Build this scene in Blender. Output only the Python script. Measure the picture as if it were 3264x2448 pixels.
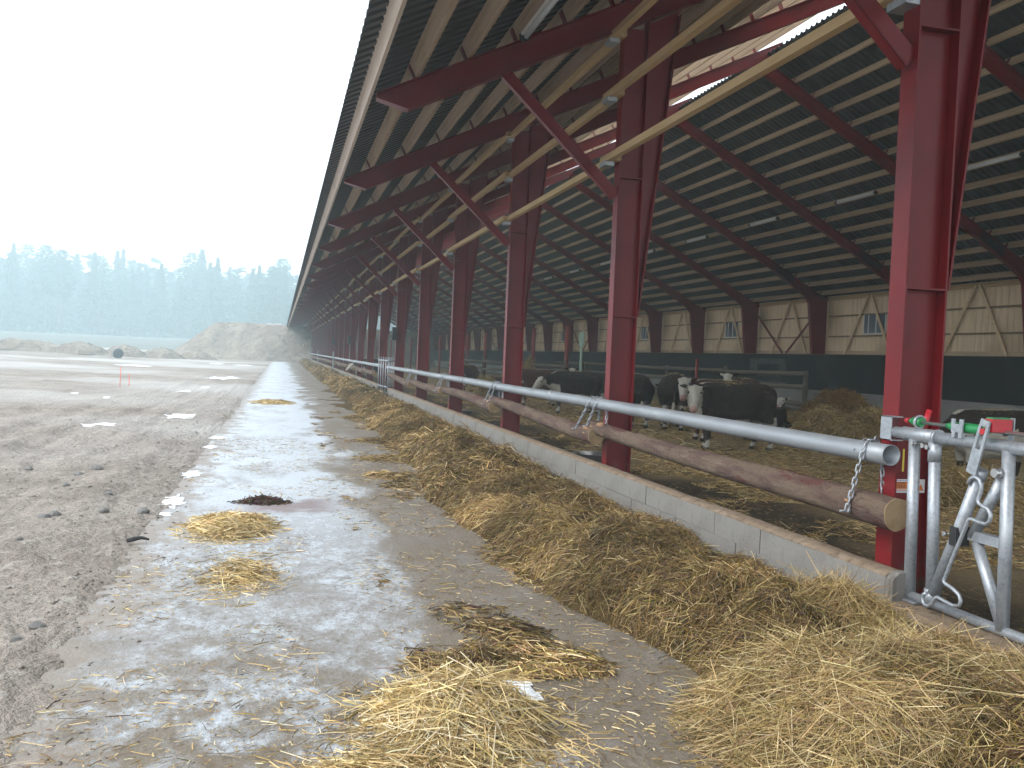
import bpy, bmesh, math, random
import numpy as np
from mathutils import Vector, Matrix
R_ = math.radians
random.seed(7); rng = np.random.default_rng(11)
scene = bpy.context.scene
for o in list(bpy.data.objects): bpy.data.objects.remove(o)
COL = scene.collection

# ------------------------------------------------------------------ camera
cam_d = bpy.data.cameras.new('camera'); cam = bpy.data.objects.new('camera', cam_d); COL.objects.link(cam)
F, VP, ROLL, HC = 2888.0, (894.6, 1110.6), 0.0419, 1.6          # focal length in px of a 3264 px wide frame
def _axes():
    y = Vector(((VP[0]-1632)/F, (VP[1]-1224)/F, 1)).normalized()
    h = Vector((math.cos(ROLL), math.sin(ROLL), 0))
    up = h.cross(y).normalized()
    if up.y > 0: up = -up
    x = y.cross(up).normalized()
    if x.x < 0: x = -x
    return x, y, up                                              # world axes in camera coords (x right, y down, z forward)
ax, ay, az = _axes()
cx = Vector((ax.x, ay.x, az.x)); cdn = Vector((ax.y, ay.y, az.y)); cf = Vector((ax.z, ay.z, az.z))
m = Matrix((( cx.x, -cdn.x, -cf.x, 0), (cx.y, -cdn.y, -cf.y, 0), (cx.z, -cdn.z, -cf.z, HC), (0, 0, 0, 1)))
cam.matrix_world = m
cam_d.sensor_width = 36; cam_d.lens = F/3264*36; cam_d.clip_start = 0.05; cam_d.clip_end = 3000
scene.camera = cam
scene.render.resolution_x, scene.render.resolution_y = 1024, 768
def ray(u, v):
    d = Vector(((u-1632)/F, (v-1224)/F, 1)); return Vector((ax.dot(d), ay.dot(d), az.dot(d)))
def onX(u, v, X): r = ray(u, v); t = X/r.x; return Vector((X, r.y*t, r.z*t+HC))
def onZ(u, v, Z=0.): r = ray(u, v); t = (Z-HC)/r.z; return Vector((r.x*t, r.y*t, Z))

# ------------------------------------------------------------------ sky, sun, exposure
SUN_EL, SUN_AZ = R_(38), R_(-100)
w = bpy.data.worlds.new('World'); scene.world = w; w.use_nodes = True
nt = w.node_tree; nt.nodes.clear()
sky = nt.nodes.new('ShaderNodeTexSky'); sky.sky_type = 'NISHITA'; sky.sun_disc = False
sky.sun_elevation = SUN_EL; sky.sun_rotation = R_(90)+SUN_AZ*0; sky.air_density = 1.2; sky.dust_density = 6.0; sky.ozone_density = 1.5
hs = nt.nodes.new('ShaderNodeHueSaturation'); hs.inputs['Saturation'].default_value = 0.16
mixg = nt.nodes.new('ShaderNodeMix'); mixg.data_type = 'RGBA'; mixg.inputs[0].default_value = 0.72
mixg.inputs['B'].default_value = (9.0, 9.7, 10.4, 1)             # even cloud layer over the clear-sky gradient
bg = nt.nodes.new('ShaderNodeBackground'); bg.inputs['Strength'].default_value = 0.13
wo = nt.nodes.new('ShaderNodeOutputWorld')
nt.links.new(sky.outputs[0], hs.inputs['Color']); nt.links.new(hs.outputs[0], mixg.inputs['A'])
nt.links.new(mixg.outputs['Result'], bg.inputs['Color']); nt.links.new(bg.outputs[0], wo.inputs['Surface'])
sd = bpy.data.lights.new('sun', 'SUN'); sd.energy = 0.95; sd.angle = R_(25); sd.color = (1, 0.97, 0.93)
sun = bpy.data.objects.new('sun', sd); COL.objects.link(sun)
sdir = Vector((math.cos(SUN_EL)*math.sin(SUN_AZ), math.cos(SUN_EL)*math.cos(SUN_AZ), math.sin(SUN_EL)))
sun.rotation_euler = sdir.to_track_quat('Z', 'Y').to_euler()
sky.sun_rotation = SUN_AZ
vs = scene.view_settings; vs.view_transform = 'Standard'; vs.look = 'None'; vs.gamma = 1; vs.exposure = 1.15
scene.display_settings.display_device = 'sRGB'
scene.render.engine = 'CYCLES'
scene.cycles.volume_bounces = 3; scene.cycles.max_bounces = 8; scene.cycles.diffuse_bounces = 4

# ------------------------------------------------------------------ materials
MATS = {}
def mat(name, base=(.5,.5,.5), rough=.7, metal=0., spec=.5, layers=(), bump=None, coord='Object', attr=None, transl=None, alpha=None):
    """layers: (type, scale(3), colour, lo, hi, detail) -> noise-masked colours over base."""
    m_ = bpy.data.materials.new(name); m_.use_nodes = True; n = m_.node_tree.nodes; l = m_.node_tree.links
    b = n['Principled BSDF']; b.inputs['Roughness'].default_value = rough; b.inputs['Metallic'].default_value = metal
    b.inputs['Specular IOR Level'].default_value = spec
    tc = n.new('ShaderNodeTexCoord'); co = tc.outputs[coord]
    if coord == 'World':
        pass
    cur = None
    if attr:
        a = n.new('ShaderNodeAttribute'); a.attribute_name = attr; cur = a.outputs['Color']
    else:
        rgb = n.new('ShaderNodeRGB'); rgb.outputs[0].default_value = (*base, 1); cur = rgb.outputs[0]
    def noise(typ, sc, det=4.0):
        mp = n.new('ShaderNodeMapping'); mp.inputs['Scale'].default_value = sc; l.new(co, mp.inputs[0])
        if typ == 'voronoi':
            t = n.new('ShaderNodeTexVoronoi'); t.inputs['Scale'].default_value = 1; l.new(mp.outputs[0], t.inputs['Vector']); return t.outputs['Distance']
        if typ == 'cell':
            t = n.new('ShaderNodeTexVoronoi'); t.inputs['Scale'].default_value = 1; l.new(mp.outputs[0], t.inputs['Vector']); return t.outputs['Color']
        t = n.new('ShaderNodeTexNoise'); t.inputs['Scale'].default_value = 1; t.inputs['Detail'].default_value = det
        t.inputs['Roughness'].default_value = .62; l.new(mp.outputs[0], t.inputs['Vector']); return t.outputs['Fac']
    for typ, sc, colr, lo, hi, det in layers:
        f = noise(typ, sc, det)
        mr = n.new('ShaderNodeMapRange'); mr.inputs['From Min'].default_value = lo; mr.inputs['From Max'].default_value = hi
        mr.interpolation_type = 'SMOOTHSTEP'; l.new(f, mr.inputs['Value'])
        mx = n.new('ShaderNodeMix'); mx.data_type = 'RGBA'; l.new(mr.outputs[0], mx.inputs[0]); l.new(cur, mx.inputs['A'])
        mx.inputs['B'].default_value = (*colr, 1); cur = mx.outputs['Result']
    l.new(cur, b.inputs['Base Color'])
    if bump:
        bn = n.new('ShaderNodeBump'); bn.inputs['Distance'].default_value = bump[2]; bn.inputs['Strength'].default_value = bump[3] if len(bump) > 3 else 1
        l.new(noise(bump[0], bump[1], 5.0), bn.inputs['Height']); l.new(bn.outputs[0], b.inputs['Normal'])
    if transl:
        tr = n.new('ShaderNodeBsdfTranslucent'); tr.inputs[0].default_value = (*transl[1], 1); mxs = n.new('ShaderNodeMixShader')
        mxs.inputs[0].default_value = transl[0]; l.new(b.outputs[0], mxs.inputs[1]); l.new(tr.outputs[0], mxs.inputs[2])
        l.new(mxs.outputs[0], n['Material Output'].inputs['Surface'])
    MATS[name] = m_; return m_
def s3(a): return (a, a, a)
mat('red_paint', (.150,.0070,.0095), .38, 0, .25, [('noise', s3(1.2), (.100,.005,.007), .45, .7, 3), ('noise', s3(30), (.18,.022,.022), .74, .86, 4), ('noise', (3, 3, .7), (.12,.02,.018), .60, .75, 4)])
mat('red_mast', (.22,.03,.03), .5, 0, .4, [('noise', s3(2.), (.13,.03,.025), .45, .7, 4)])
mat('timber', (.50,.35,.19), .75, 0, .3, [('noise', (14, .7, 14), (.36,.23,.11), .42, .75, 5), ('voronoi', (2, 2, 2), (.20,.11,.05), .07, .03, 0)], ('noise', (40, 2, 40), .002))
mat('timber_purlin', (.44,.325,.23), .8, 0, .3, [('noise', (14, .7, 14), (.27,.185,.12), .42, .75, 5), ('voronoi', (2, 2, 2), (.15,.09,.05), .07, .03, 0)])
mat('timber_shade_tint', (.20,.135,.08), .8, 0, .3)  # timber tone darkened to stand for the shadow lines under the cladding rails
mat('timber_light', (.62,.47,.30), .75, 0, .3, [('noise', (14, .7, 14), (.50,.36,.21), .42, .75, 5)])
mat('fascia', (.66,.55,.47), .7, 0, .3, [('noise', (10, .6, 10), (.55,.43,.34), .42, .72, 5)])
mat('timber_grey', (.46,.34,.225), .8, 0, .3, [('noise', (14, .7, 14), (.33,.235,.15), .4, .75, 5)], ('noise', (40, 2, 40), .002))
mat('cladding', (.70,.55,.38), .8, 0, .3, [('noise', (6, 6, .5), (.56,.42,.27), .42, .72, 5), ('voronoi', (3, 3, 2), (.2,.12,.06), .06, .02, 0), ('noise', (.3, .3, .3), (.42,.32,.2), .5, .7, 2)])
mat('roof_metal', (.050,.054,.058), .45, .3, .5, [('noise', s3(.8), (.036,.040,.043), .45, .7, 3)])
mat('roof_clear', (.8,.8,.78), .4, 0, .3, transl=(.85, (.85,.84,.80)))
mat('galv', (.36,.38,.41), .45, .5, .5, [('cell', s3(70), (.28,.30,.33), .3, .9, 0), ('noise', s3(5), (.43,.45,.47), .5, .75, 4), ('noise', s3(14), (.24,.22,.20), .62, .76, 5)], ('noise', s3(60), .0008))
mat('galv_dull', (.30,.32,.345), .5, .4, .5, [('noise', (4, 1.2, 4), (.23,.245,.265), .42, .7, 5), ('noise', (10, 2, 10), (.40,.415,.43), .56, .75, 5), ('noise', (20, 9, 20), (.20,.18,.16), .64, .76, 5)], ('noise', s3(50), .001))
mat('bark', (.125,.088,.064), .9, 0, .2, [('noise', (9, 2.0, 9), (.085,.052,.045), .42, .60, 5), ('noise', (22, 3.0, 22), (.165,.128,.10), .55, .72, 5), ('noise', (5, 1.1, 5), (.088,.036,.03), .585, .61, 4), ('noise', (70, 24, 70), (.030,.019,.016), .60, .68, 3), ('noise', (34, 6, 34), (.045,.028,.024), .62, .70, 4)], ('noise', (26, 9, 26), .014))
mat('wood_end', (.27,.19,.11), .8, 0, .2, [('noise', s3(9), (.20,.135,.075), .45, .7, 4), ('noise', s3(60), (.34,.25,.15), .6, .75, 3)])
mat('wood_raw', (.30,.175,.095), .7, 0, .3, [('noise', (20, 4, 20), (.17,.08,.045), .42, .62, 4)])
mat('old_log', (.12,.10,.08), .95, 0, .2, [('noise', (8, 2, 8), (.14,.12,.095), .5, .7, 5)], ('noise', (25, 5, 25), .008))
mat('block', (.215,.205,.19), .9, 0, .2, [('noise', s3(1.6), (.17,.158,.143), .42, .7, 5), ('noise', s3(45), (.15,.142,.132), .55, .75, 3), ('noise', (3, 3, 1.0), (.255,.245,.225), .55, .7, 4), ('noise', (7, 7, .6), (.120,.102,.085), .53, .74, 5)], ('noise', s3(90), .004))
mat('mortar', (.185,.175,.16), .95, 0, .2)
mat('cap_dirt', (.20,.148,.105), .95, 0, .2, [('noise', s3(5), (.26,.20,.15), .45, .7, 5), ('noise', s3(18), (.12,.085,.058), .5, .7, 4)], ('noise', s3(35), .006))
mat('concrete_wall', (.24,.235,.225), .9, 0, .2, [('noise', s3(.7), (.17,.165,.155), .4, .7, 5), ('noise', (.3, .3, 2), (.29,.285,.27), .55, .7, 4)])
mat('dark_wall', (.020,.020,.020), .85, 0, .2, [('noise', s3(.6), (.034,.034,.033), .5, .75, 5)])
mat('wall_patch', (.075,.078,.076), .9, 0, .2, [('noise', s3(3), (.05,.052,.05), .45, .7, 4)])
mat('green_board', (.30,.42,.33), .8, 0, .3, [('noise', s3(3), (.42,.47,.42), .5, .7, 4)])
mat('glass', (.10,.12,.15), .12, 0, .6)
mat('white_frame', (.60,.58,.55), .6)
mat('lamp_white', (.55,.58,.60), .3, 0, .5)
mat('plastic_green', (.02,.22,.07), .35, 0, .5)
mat('plastic_red', (.42,.02,.03), .35, 0, .5)
mat('plastic_dark', (.02,.02,.022), .5)
mat('rubber', (.02,.02,.02), .9)
mat('black', (.008,.008,.008), .6)
mat('sticker_white', (.78,.78,.80), .4); mat('sticker_orange', (.62,.17,.02), .4); mat('sticker_ink', (.03,.025,.02), .5); mat('sticker_yellow', (.75,.6,.05), .4)
mat('sticker_blue', (.35,.38,.55), .5)
mat('steel', (.5,.5,.5), .3, .9, .5)
mat('straw', attr='tint', rough=.75, spec=.25)
mat('hay_base', (.075,.049,.02), .95, 0, .1, [('noise', s3(6), (.14,.092,.036), .45, .68, 6), ('noise', s3(30), (.055,.038,.018), .5, .7, 5), ('noise', (60, 14, 60), (.26,.18,.08), .56, .68, 5)], ('noise', s3(40), .03))
mat('pale_base', (.19,.135,.065), .95, 0, .1, [('noise', s3(6), (.13,.09,.04), .45, .65, 6), ('noise', (60, 14, 60), (.32,.235,.12), .52, .68, 5)], ('noise', s3(40), .03))
mat('bedding', (.17,.125,.065), .95, 0, .1, attr='tint', layers=[('noise', s3(3.5), (.12,.085,.045), .54, .72, 6), ('noise', (26, 12, 26), (.26,.19,.095), .54, .70, 6), ('noise', (70, 30, 70), (.055,.04,.02), .58, .72, 5)], bump=('noise', s3(22), .05))
mat('hide', attr='tint', rough=.8, spec=.25, layers=[('noise', s3(14), (.04,.028,.018), .72, .85, 5)], bump=('noise', s3(60), .006))
mat('horn', (.32,.26,.2), .5); mat('eye', (.01,.008,.008), .15); mat('nose', (.35,.18,.16), .5)
mat('stone', (.23,.22,.21), .85, 0, .3, [('noise', s3(6), (.15,.145,.14), .45, .7, 5)], ('noise', s3(25), .01))
mat('rock', (.33,.31,.29), .9, 0, .2, [('noise', s3(1.5), (.24,.225,.21), .45, .7, 5)])
mat('snow', (.80,.83,.86), .6, 0, .3, [('noise', s3(6), (.62,.66,.70), .5, .72, 5)], ('noise', s3(15), .02))
mat('marker', (.75,.10,.05), .5)
mat('bale_wrap', (.035,.04,.045), .35)
mat('foliage', (.035,.055,.032), .8, 0, .2, attr='tint')
mat('tree_bark', (.09,.07,.055), .9)
mat('manure', (.045,.028,.02), .85, 0, .3, [('noise', s3(20), (.09,.06,.04), .5, .7, 5)], ('noise', s3(40), .02))

def foot_dirt(m_):
    n = m_.node_tree.nodes; l = m_.node_tree.links; b = n['Principled BSDF']; src = b.inputs['Base Color'].links[0].from_socket
    tc = n.new('ShaderNodeTexCoord'); sx = n.new('ShaderNodeSeparateXYZ'); l.new(tc.outputs['Object'], sx.inputs[0])
    t = n.new('ShaderNodeTexNoise'); t.inputs['Scale'].default_value = 9; t.inputs['Detail'].default_value = 6; l.new(tc.outputs['Object'], t.inputs['Vector'])
    ad = n.new('ShaderNodeMath'); ad.operation = 'MULTIPLY_ADD'; ad.inputs[1].default_value = -1.3; l.new(t.outputs['Fac'], ad.inputs[0]); l.new(sx.outputs['Z'], ad.inputs[2])
    mr = n.new('ShaderNodeMapRange'); mr.inputs['From Min'].default_value = -.22; mr.inputs['From Max'].default_value = -.55; l.new(ad.outputs[0], mr.inputs['Value'])
    mx = n.new('ShaderNodeMix'); mx.data_type = 'RGBA'; l.new(mr.outputs[0], mx.inputs[0]); l.new(src, mx.inputs['A']); mx.inputs['B'].default_value = (.075,.05,.035,1); l.new(mx.outputs['Result'], b.inputs['Base Color'])
cp_ = MATS['red_paint'].copy(); cp_.name = 'red_paint_column'; MATS['red_column'] = cp_; foot_dirt(cp_)
def slab_material():
    m_ = mat('slab_concrete', (.34,.325,.305), .82, 0, .35)
    n = m_.node_tree.nodes; l = m_.node_tree.links; b = n['Principled BSDF']
    tc = n.new('ShaderNodeTexCoord'); sx = n.new('ShaderNodeSeparateXYZ'); l.new(tc.outputs['Object'], sx.inputs[0])
    def nz(sc, det=6, rough=.6, off=(0,0,0)):
        mp = n.new('ShaderNodeMapping'); mp.inputs['Scale'].default_value = sc; mp.inputs['Location'].default_value = off; l.new(tc.outputs['Object'], mp.inputs[0])
        t = n.new('ShaderNodeTexNoise'); t.inputs['Scale'].default_value = 1; t.inputs['Detail'].default_value = det; t.inputs['Roughness'].default_value = rough
        l.new(mp.outputs[0], t.inputs['Vector']); return t.outputs['Fac']
    def rng_(v, a, b_, lo=0, hi=1):
        mr = n.new('ShaderNodeMapRange'); mr.interpolation_type = 'SMOOTHSTEP'
        for k, x in zip(('From Min','From Max','To Min','To Max'), (a, b_, lo, hi)): mr.inputs[k].default_value = x
        l.new(v, mr.inputs['Value']); return mr.outputs[0]
    def mth(op, a, b_):
        t = n.new('ShaderNodeMath'); t.operation = op; t.use_clamp = op == 'MULTIPLY'
        for i, x in enumerate((a, b_)):
            if isinstance(x, (int, float)): t.inputs[i].default_value = x
            else: l.new(x, t.inputs[i])
        return t.outputs[0]
    def mix(f, a, colr):
        mx = n.new('ShaderNodeMix'); mx.data_type = 'RGBA'; l.new(f, mx.inputs[0]); l.new(a, mx.inputs['A']); mx.inputs['B'].default_value = (*colr, 1); return mx.outputs['Result']
    cur = n.new('ShaderNodeRGB'); cur.outputs[0].default_value = (.225,.21,.195, 1); cur = cur.outputs[0]
    cur = mix(rng_(nz(s3(1.1)), .42, .68), cur, (.27,.255,.24))
    cur = mix(rng_(nz(s3(60), 3), .55, .75), cur, (.18,.167,.15))
    # wet earthy band under the eaves (x > ~0.9)
    xw = mth('ADD', sx.outputs['X'], rng_(nz((1.1, .45, 1)), .25, .75, -.45, .45))
    earth = mth('MULTIPLY', rng_(xw, .70, 1.15), rng_(nz((2.2, 1.0, 1)), .22, .60))
    cur = mix(mth('MULTIPLY', earth, .85), cur, (.165,.132,.098))
    cur = mix(mth('MULTIPLY', rng_(xw, .9, 1.2), rng_(nz((2.6, .5, 1), off=(4, 2, 0)), .54, .68)), cur, (.20,.18,.155))
    # frost / thin ice on the open strip, driven into smears
    fz = mth('MULTIPLY', rng_(nz((1.0, .9, 1), 7, .68), .36, .56), rng_(xw, 1.05, .70))
    fz = mth('MULTIPLY', fz, rng_(nz((7, 5, 7), 6, .78), .36, .60))
    fz = mth('MULTIPLY', fz, rng_(nz((26, 17, 20), 5, .75), .30, .55))
    far = rng_(sx.outputs['Y'], 5.5, 11, 0, 1)
    f2 = mth('MULTIPLY', mth('MULTIPLY', far, rng_(xw, .95, .60)), rng_(nz((1.3, .7, 1), 6, .7), .22, .55))
    cur = mix(mth('MAXIMUM', fz, f2), cur, (.48,.52,.57))
    # trampled dirt and chaff in the near part
    near = rng_(sx.outputs['Y'], 7.0, 3.4)
    cur = mix(mth('MULTIPLY', near, rng_(nz((3.5, 2.6, 3), 7, .7), .43, .58)), cur, (.175,.142,.105))
    cur = mix(rng_(nz((24, 17, 20), 5, .7), .57, .68), cur, (.14,.113,.08))
    cur = mix(rng_(nz((90, 60, 60), 4, .7), .62, .72), cur, (.10,.08,.058))
    xe = mth('ADD', sx.outputs['X'], rng_(nz((3.2, 2.2, 1), 7, .7), .2, .8, -.45, .45))
    cur = mix(mth('MULTIPLY', rng_(xe, -.62, -1.05), .85), cur, (.25,.21,.175))
    # reddish smear at the manure clump
    def band(v, c, h): return rng_(mth('ABSOLUTE', mth('SUBTRACT', v, c), 0), h, h*.3)
    yw = mth('ADD', sx.outputs['Y'], rng_(nz((2.5, 2.5, 1)), .2, .8, -.25, .25))
    cur = mix(mth('MULTIPLY', mth('MULTIPLY', band(sx.outputs['X'], .15, .65), band(yw, 9.45, .5)), .75), cur, (.17,.105,.095))
    l.new(cur, b.inputs['Base Color'])
    ro = n.new('ShaderNodeMapRange'); ro.inputs['To Min'].default_value = .5; ro.inputs['To Max'].default_value = .9; l.new(nz(s3(2.)), ro.inputs['Value']); l.new(ro.outputs[0], b.inputs['Roughness'])
    bn = n.new('ShaderNodeBump'); bn.inputs['Distance'].default_value = .012; l.new(nz(s3(28), 6, .7), bn.inputs['Height']); l.new(bn.outputs[0], b.inputs['Normal'])
slab_material()
mat('earth', (.29,.25,.215), .95, 0, .2, [('noise', s3(.8), (.205,.172,.145), .40, .65, 6), ('noise', s3(7), (.35,.315,.28), .50, .70, 6), ('noise', s3(40), (.10,.082,.07), .55, .72, 5), ('noise', (1.6,.6,1), (.26,.225,.195), .58, .72, 5), ('noise', s3(.05), (.42,.40,.38), .40, .60, 3)], ('noise', s3(11), .10))
mat('scrub', (.105,.10,.08), .95, 0, .2, [('noise', s3(.4), (.16,.14,.11), .5, .7, 5), ('noise', s3(3), (.06,.06,.045), .5, .7, 5)], ('noise', s3(2), .2))
mat('bank_earth', (.19,.158,.128), .95, 0, .2, [('noise', (.5, .5, .08), (.26,.225,.185), .42, .66, 6), ('noise', s3(1.2), (.13,.11,.09), .5, .7, 5), ('noise', (1.6, 1.6, .1), (.12,.10,.085), .55, .72, 5)], ('noise', s3(.9), .5))

# ------------------------------------------------------------------ helpers
def link(name, me, mt=None, parent=None, loc=None, rot=None):
    o = bpy.data.objects.new(name, me); COL.objects.link(o)
    if mt is not None and me is not None:
        if not me.materials: me.materials.append(MATS[mt] if isinstance(mt, str) else mt)
    if parent is not None: o.parent = parent
    if loc is not None: o.location = loc
    if rot is not None: o.rotation_euler = rot
    return o
def empty(name, loc=(0,0,0), rot=(0,0,0)):
    o = bpy.data.objects.new(name, None); o.empty_display_size = .2; COL.objects.link(o); o.location = loc; o.rotation_euler = rot; return o
def tag(o, label=None, cat=None, group=None, kind=None):
    if label: o['label'] = label
    if cat: o['category'] = cat
    if group: o['group'] = group
    if kind: o['kind'] = kind
    return o
class MB:
    def __init__(s): s.v = []; s.f = []; s.mi = []; s.sm = []
    def add(s, vs, fs, mi=0, smooth=False):
        b = len(s.v); s.v += [tuple(x) for x in vs]; s.f += [tuple(i+b for i in f) for f in fs]; s.mi += [mi]*len(fs); s.sm += [smooth]*len(fs); return s
    def box(s, a, b, M=None, mi=0):
        (x0,y0,z0),(x1,y1,z1) = a, b
        vs = [Vector(p) for p in ((x0,y0,z0),(x1,y0,z0),(x1,y1,z0),(x0,y1,z0),(x0,y0,z1),(x1,y0,z1),(x1,y1,z1),(x0,y1,z1))]
        if M is not None: vs = [M@p for p in vs]
        return s.add(vs, [(0,3,2,1),(4,5,6,7),(0,1,5,4),(1,2,6,5),(2,3,7,6),(3,0,4,7)], mi)
    def prism(s, poly, axis, a, b, mi=0):
        """poly: 2D points in the plane normal to axis ('x','y','z'); extruded a..b."""
        def p3(p, t):
            return {'x': (t,p[0],p[1]), 'y': (p[0],t,p[1]), 'z': (p[0],p[1],t)}[axis]
        n = len(poly); vs = [p3(p, a) for p in poly]+[p3(p, b) for p in poly]
        fs = [tuple(range(n-1,-1,-1)), tuple(range(n, 2*n))]+[(i,(i+1)%n,n+(i+1)%n,n+i) for i in range(n)]
        return s.add(vs, fs, mi)
    def tube(s, pts, r, n=10, caps=True, mi=0, smooth=True, closed=False):
        pts = [Vector(p) for p in pts]; k = len(pts); rs = r if isinstance(r, (list, tuple)) else [r]*k
        vs = []; up = None
        for i, p in enumerate(pts):
            if closed: d = pts[(i+1)%k]-pts[i-1]
            else: d = pts[min(i+1,k-1)]-pts[max(i-1,0)]
            d.normalize()
            if up is None:
                up = Vector((0,0,1)) if abs(d.z) < .9 else Vector((1,0,0))
            sd_ = d.cross(up)
            if sd_.length < 1e-4: sd_ = d.cross(Vector((0,1,0)))
            sd_.normalize(); up = sd_.cross(d).normalized()
            for j in range(n):
                t = 2*math.pi*j/n; vs.append(p+(sd_*math.cos(t)+up*math.sin(t))*rs[i])
        fs = []
        for i in range(k if closed else k-1):
            a, b = i*n, ((i+1)%k)*n
            for j in range(n): fs.append((a+j, a+(j+1)%n, b+(j+1)%n, b+j))
        s.add(vs, fs, mi, smooth)
        if caps and not closed:
            b = len(s.v)-len(vs)
            s.f.append(tuple(b+j for j in range(n-1,-1,-1))); s.f.append(tuple(b+(k-1)*n+j for j in range(n))); s.mi += [mi]*2; s.sm += [False]*2
        return s
    def sphere(s, c, r, sc=(1,1,1), nu=10, nv=7, mi=0, M=None):
        vs = []; c = Vector(c)
        for i in range(nv+1):
            t = math.pi*i/nv
            for j in range(nu):
                p = Vector((math.sin(t)*math.cos(2*math.pi*j/nu)*sc[0], math.sin(t)*math.sin(2*math.pi*j/nu)*sc[1], math.cos(t)*sc[2]))*r
                if M is not None: p = M@p
                vs.append(c+p)
        fs = [(i*nu+j, (i+1)*nu+j, (i+1)*nu+(j+1)%nu, i*nu+(j+1)%nu) for i in range(nv) for j in range(nu)]
        return s.add(vs, fs, mi, True)
    def mesh(s, name):
        me = bpy.data.meshes.new(name); me.from_pydata(s.v, [], s.f); me.update()
        me.polygons.foreach_set('use_smooth', s.sm)
        if any(s.mi): me.polygons.foreach_set('material_index', s.mi)
        return me
    def build(s, name, mt, parent=None, loc=None, rot=None):
        me = s.mesh(name)
        for k in (mt if isinstance(mt, (list, tuple)) else [mt]): me.materials.append(MATS[k])
        return link(name, me, None, parent, loc, rot)
    def wbuild(s, name, mt, parent):
        """vertices given in world coords, parent an unrotated Empty"""
        L = Vector(parent.location) if parent is not None else Vector((0,0,0))
        s.v = [tuple(Vector(p)-L) for p in s.v]; return s.build(name, mt, parent)
_perm = rng.permutation(4096)
def vnoise(x, y, seed=0):
    x = np.asarray(x, float); y = np.asarray(y, float)
    xi = np.floor(x).astype(int); yi = np.floor(y).astype(int); fx = x-xi; fy = y-yi
    def h(a, b): return _perm[(_perm[(a+seed*131) & 4095]+b*17+seed) & 4095]/4095.0
    u = fx*fx*(3-2*fx); v = fy*fy*(3-2*fy)
    return (h(xi,yi)*(1-u)+h(xi+1,yi)*u)*(1-v)+(h(xi,yi+1)*(1-u)+h(xi+1,yi+1)*u)*v
def fbm(x, y, seed=0, oct_=4, gain=.5):
    t = 0; a = 1; s = 0
    for i in range(oct_): t = t+a*vnoise(np.asarray(x)*2**i, np.asarray(y)*2**i, seed+i*7); s += a; a *= gain
    return t/s
def grid(name, xs, ys, zf, mt, keep=None, tint=None, parent=None):
    X, Y = np.meshgrid(xs, ys); Z = zf(X, Y); nx, ny = len(xs), len(ys)
    co = np.stack([X, Y, Z], -1).reshape(-1, 3); i = np.arange(nx*ny).reshape(ny, nx)
    q = np.stack([i[:-1,:-1], i[:-1,1:], i[1:,1:], i[1:,:-1]], -1).reshape(-1, 4)
    if keep is not None:
        c = co[q].mean(1); q = q[keep(c[:,0], c[:,1])]
    me = npmesh(name, co, q, tint(X, Y).reshape(-1, 3) if tint else None, smooth=True)
    return link(name, me, mt, parent)
def npmesh(name, co, quads, tint=None, smooth=False):
    me = bpy.data.meshes.new(name); nv, nq = len(co), len(quads)
    me.vertices.add(nv); me.vertices.foreach_set('co', np.ascontiguousarray(co, dtype=np.float32).ravel())
    k = quads.shape[1]
    me.loops.add(nq*k); me.loops.foreach_set('vertex_index', np.ascontiguousarray(quads, dtype=np.int32).ravel())
    me.polygons.add(nq); me.polygons.foreach_set('loop_start', np.arange(0, nq*k, k, dtype=np.int32))
    me.update(calc_edges=True)
    me.polygons.foreach_set('use_smooth', np.full(nq, smooth))
    if tint is not None:
        a = me.color_attributes.new('tint', 'FLOAT_COLOR', 'POINT')
        a.data.foreach_set('color', np.concatenate([tint, np.ones((nv,1))], 1).astype(np.float32).ravel())
    me.validate(); return me
def strands_mesh(name, P, D, L, Wd, tint, bend=.25, wob=.1):
    """ribbons: P centre (n,3), D unit direction, L length, Wd width"""
    n = len(P); D = D/np.linalg.norm(D, axis=1, keepdims=True)
    rv = rng.normal(size=(n,3)); sd_ = np.cross(D, rv); sd_ /= np.linalg.norm(sd_, axis=1, keepdims=True)
    bd = rng.normal(size=(n,3)); bd[:,2] = -np.abs(bd[:,2])*.8; bd = bd*(bend*L*rng.random(n))[:,None]
    ts = np.array([-.5,0,.5]); off = np.array([1.,0,.9])
    co = np.zeros((n,3,2,3))
    for k in range(3):
        c = P+D*(L*ts[k])[:,None]+bd*off[k]
        wk = (Wd*(.5 if k == 1 else .38))[:,None]
        co[:,k,0] = c-sd_*wk; co[:,k,1] = c+sd_*wk
    idx = np.arange(n*6).reshape(n,3,2)
    q = np.concatenate([np.stack([idx[:,k,0], idx[:,k,1], idx[:,k+1,1], idx[:,k+1,0]], -1) for k in (0,1)])
    return npmesh(name, co.reshape(-1,3), q, np.repeat(tint, 6, 0))
def palette(n, cols, wts, var=.15):
    c = np.array(cols)[rng.choice(len(cols), n, p=np.array(wts)/sum(wts))]
    return np.clip(c*(1+var*rng.normal(size=(n,1)))+.012*rng.normal(size=(n,3)), .01, .9)
HAY = [(.235,.158,.062), (.145,.094,.038), (.41,.295,.135), (.068,.045,.021), (.50,.385,.21)]
PALE = [(.38,.27,.125), (.27,.185,.075), (.46,.35,.175), (.17,.112,.045), (.55,.455,.26)]
GOLD = [(.46,.335,.15), (.56,.43,.22), (.37,.255,.11), (.62,.53,.35)]

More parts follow.
